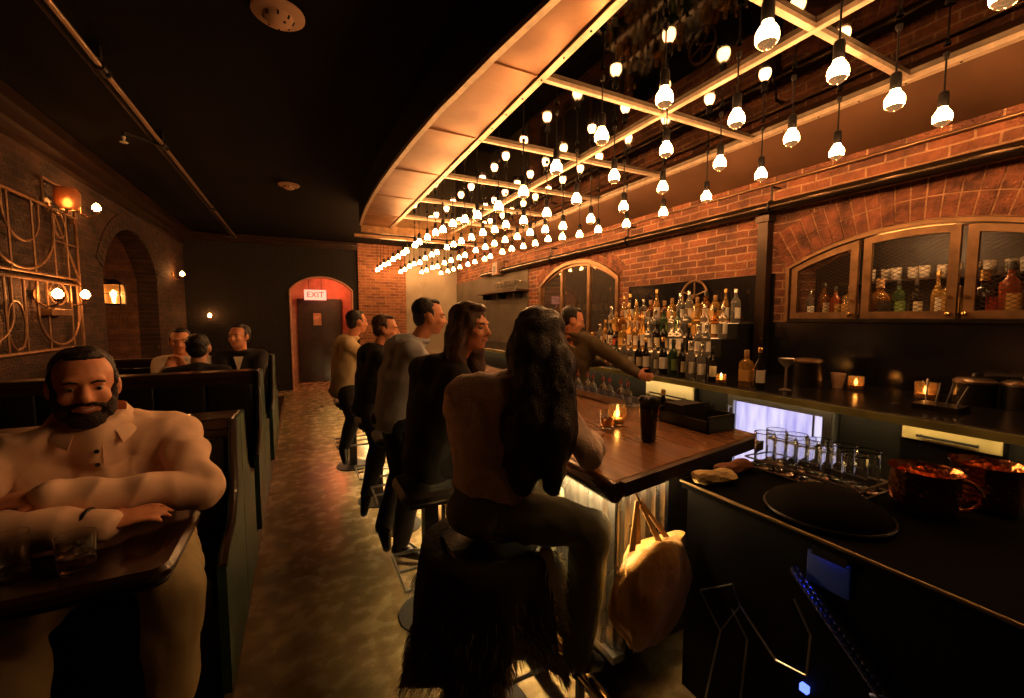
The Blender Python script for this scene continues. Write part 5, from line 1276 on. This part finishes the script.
# bartender reaching for a bottle
J = dict(pel=(2.28, 3.30, .95), chest=(2.27, 3.22, 1.24), neck=(2.24, 3.20, 1.42), head=(2.21, 3.16, 1.555), look=(.80, -.45, -.25),
         shL=(2.36, 3.36, 1.36), shR=(2.32, 3.00, 1.35), elL=(2.52, 3.36, 1.15), wrL=(2.54, 3.12, 1.17), elR=(2.44, 2.76, 1.20), wrR=(2.40, 2.52, 1.13),
         hipL=(2.28, 3.39, .94), hipR=(2.28, 3.21, .94), knL=(2.30, 3.39, .50), knR=(2.32, 3.18, .50), anL=(2.27, 3.40, .085), anR=(2.27, 3.17, .085), toeL=(2.42, 3.40, .035), toeR=(2.41, 3.12, .035))
J['handL'] = ((.3, -.9, .1), (0, .2, -1), (0, 0, 1), .8); J['handR'] = ((-.1, -.95, -.1), (1, 0, 0), (0, 0, 1), .9)
person('bartender in an olive brown top reaching along the counter behind the bar', (2.28, 3.3, 0), J, SK2, C_olive, C_black, L_shoe, H_dark, vox=.010)

# ------------------------------------------------------------------ coats and bag at the bar
def strands(mb, surf, L, r, n, grav=.5):
    for i in range(n):
        p, nn = surf(); nn = (nn+V((random.uniform(-.5, .5), random.uniform(-.5, .5), random.uniform(-.3, .3)))).normalized()
        l = L*random.uniform(.6, 1.2); m1 = p+nn*l*.5; m2 = p+nn*l*.85+V((0, 0, -l*grav))
        mb.tube([p, m1, m2], [r, r*.8, r*.15], 3)
    return mb
coat = thing('fur_coat', (.52, 1.36, .12), 'dark coat with pale fur trim draped over the bar stool', 'coat')
def coat_pt(a, u_):
    fold = .022*math.sin(6*a+1.3)+.014*math.sin(11*a+3*u_)+.012*noise.noise(V((3*a, 4*u_, 1)))
    if u_ < .12: r_ = .19+.055*(u_/.12); z = .738-.004*(u_/.12)
    else: r_ = .252+.045*((u_-.12)/.88)**.8; z = .732-(.40+.07*math.sin(2.3*a)+.05*math.sin(5*a))*((u_-.12)/.88)
    r_ += fold*max(0, u_-.08)*1.6
    return V((.62+r_*math.cos(a), 1.44+r_*math.sin(a), z))
A0, A1 = PI*.60, PI*1.66
mb = MB(); rings = []
for i in range(17):
    rings.append([coat_pt(A0+(A1-A0)*k/70, i/16) for k in range(71)])
inner = [[V((.62, 1.44, p_.z))+(p_-V((.62, 1.44, p_.z)))*.955-V((0, 0, .004 if i > 1 else -.0)) for p_ in r_] for i, r_ in enumerate(rings)]
mb.loft([r_+list(reversed(q_)) for r_, q_ in zip(rings, inner)]); mb.build('coat_cloth', mat('coat_dark', (.014, .010, .007), .9, bump=.4, bump_scale=40), coat, angle=80)
def surf_hem():
    a = A0+(A1-A0)*random.random(); u_ = random.uniform(.84, 1) if random.random() < .85 else random.uniform(.4, 1)
    if random.random() < .25: a = random.choice((A0, A1))
    return coat_pt(a, u_), V((math.cos(a), math.sin(a), -.5))
strands(MB(), surf_hem, .045, .0016, 1700).build('fur_hem', mat('fur_olive', (.16, .115, .05), .8), coat)
def surf_trim():
    u_ = random.random(); c = V((.765+.03*u_, 1.245, .735-.24*u_)); a = random.random()*2*PI; r = .022+.025*math.sin(PI*(.15+.7*u_))
    return c+V((r*math.cos(a), r*.8*math.sin(a), 0)), V((math.cos(a), math.sin(a), -.6))
mb = MB(); mb.cap((.765, 1.245, .735), .025, (.78, 1.245, .62), .042).cap((.78, 1.245, .62), .042, (.795, 1.245, .51), .012)
strands(mb, surf_trim, .06, .0022, 700).build('fur_trim', mat('fur_pale', (.66, .58, .42), .7), coat)
t = thing('leather_jacket', (.5, 2.5, .4), 'shiny black leather jacket hanging over the stool beside the blue grey shirt', 'jacket')
mb = MB(); rings = []
for i in range(12):
    u_ = i/11; z = .90-.36*u_; r = []
    for k in range(26):
        a = 2*PI*k/26; q = 1+.16*math.sin(5*a+3*u_)+.08*math.sin(9*a-6*u_)
        r.append((.605+(.075+.03*u_)*q*math.cos(a), 2.50+(.055+.02*u_)*q*math.sin(a), z+.012*math.sin(3*a)))
    rings.append(r)
mb.loft(rings); mb.build('jacket_body', mat('leather_shiny', (.014, .012, .010), .22, bump=.5, bump_scale=22), t, angle=80)
MB().tube([(.605, 2.5, .89), (.62, 2.52, .97), (.70, 2.54, 1.0), (.93, 2.55, 1.0)], .006, 6).build('hanging_loop', M_leather, t)
# slouchy golden bag hanging by its straps from a hook under the bar end
bag = thing('hanging_bag', (1.14, 1.08, .42), 'golden tan slouchy bag hanging by long straps from a hook at the bar end', 'bag')
C_gold = mat('bag_gold', (.74, .42, .11), .42, noise_amt=.35, noise_scale=7, bump=.5, bump_scale=18, sheen=.3)
mb = MB(); rings = []
for i in range(17):
    u_ = i/16; z = .745-.34*u_
    wx = .085+.065*math.sin(PI*min(1, u_*1.05))+.06*(1-u_)**2; wy = .028+.055*math.sin(PI*min(1, .08+u_*.9)); r = []
    for k in range(44):
        a = 2*PI*k/44
        q = 1+.10*math.sin(4*a+5*u_)+.06*math.sin(7*a-7*u_)+.04*math.sin(13*a+4*u_)
        zz = z+(.05*max(0, math.cos(a))**3+.015*math.sin(3*a))*(1-u_)*1.0-.035*(1-u_)*math.cos(2*a)
        r.append((1.12+wx*q*math.cos(a)-.03*u_, 1.075+wy*q*math.sin(a), zz))
    rings.append(r)
mb.loft(rings); mb.build('bag_body', C_gold, bag, angle=80)
for (x, y, tx) in ((1.00, 1.065, 1.075), (1.05, 1.09, 1.08), (1.13, 1.065, 1.085), (1.18, 1.08, 1.09)):
    a, b = V((tx, 1.125, .915)), V((x, y, .775)); d = b-a; sdv = V((1, -.15, 0))*.012
    mb = MB(); mb.loft([[a-sdv*.5+V((0, -.003, 0)), a+sdv*.5+V((0, -.003, 0)), a+sdv*.5, a-sdv*.5], [b-sdv+V((0, -.004, 0)), b+sdv+V((0, -.004, 0)), b+sdv, b-sdv]]); mb.build('strap', C_gold, bag)
MB().tube([(1.082, 1.15, .945), (1.082, 1.125, .925), (1.082, 1.11, .905), (1.082, 1.118, .89), (1.082, 1.13, .90)], .005, 8).build('hook', M_brassp, bag)
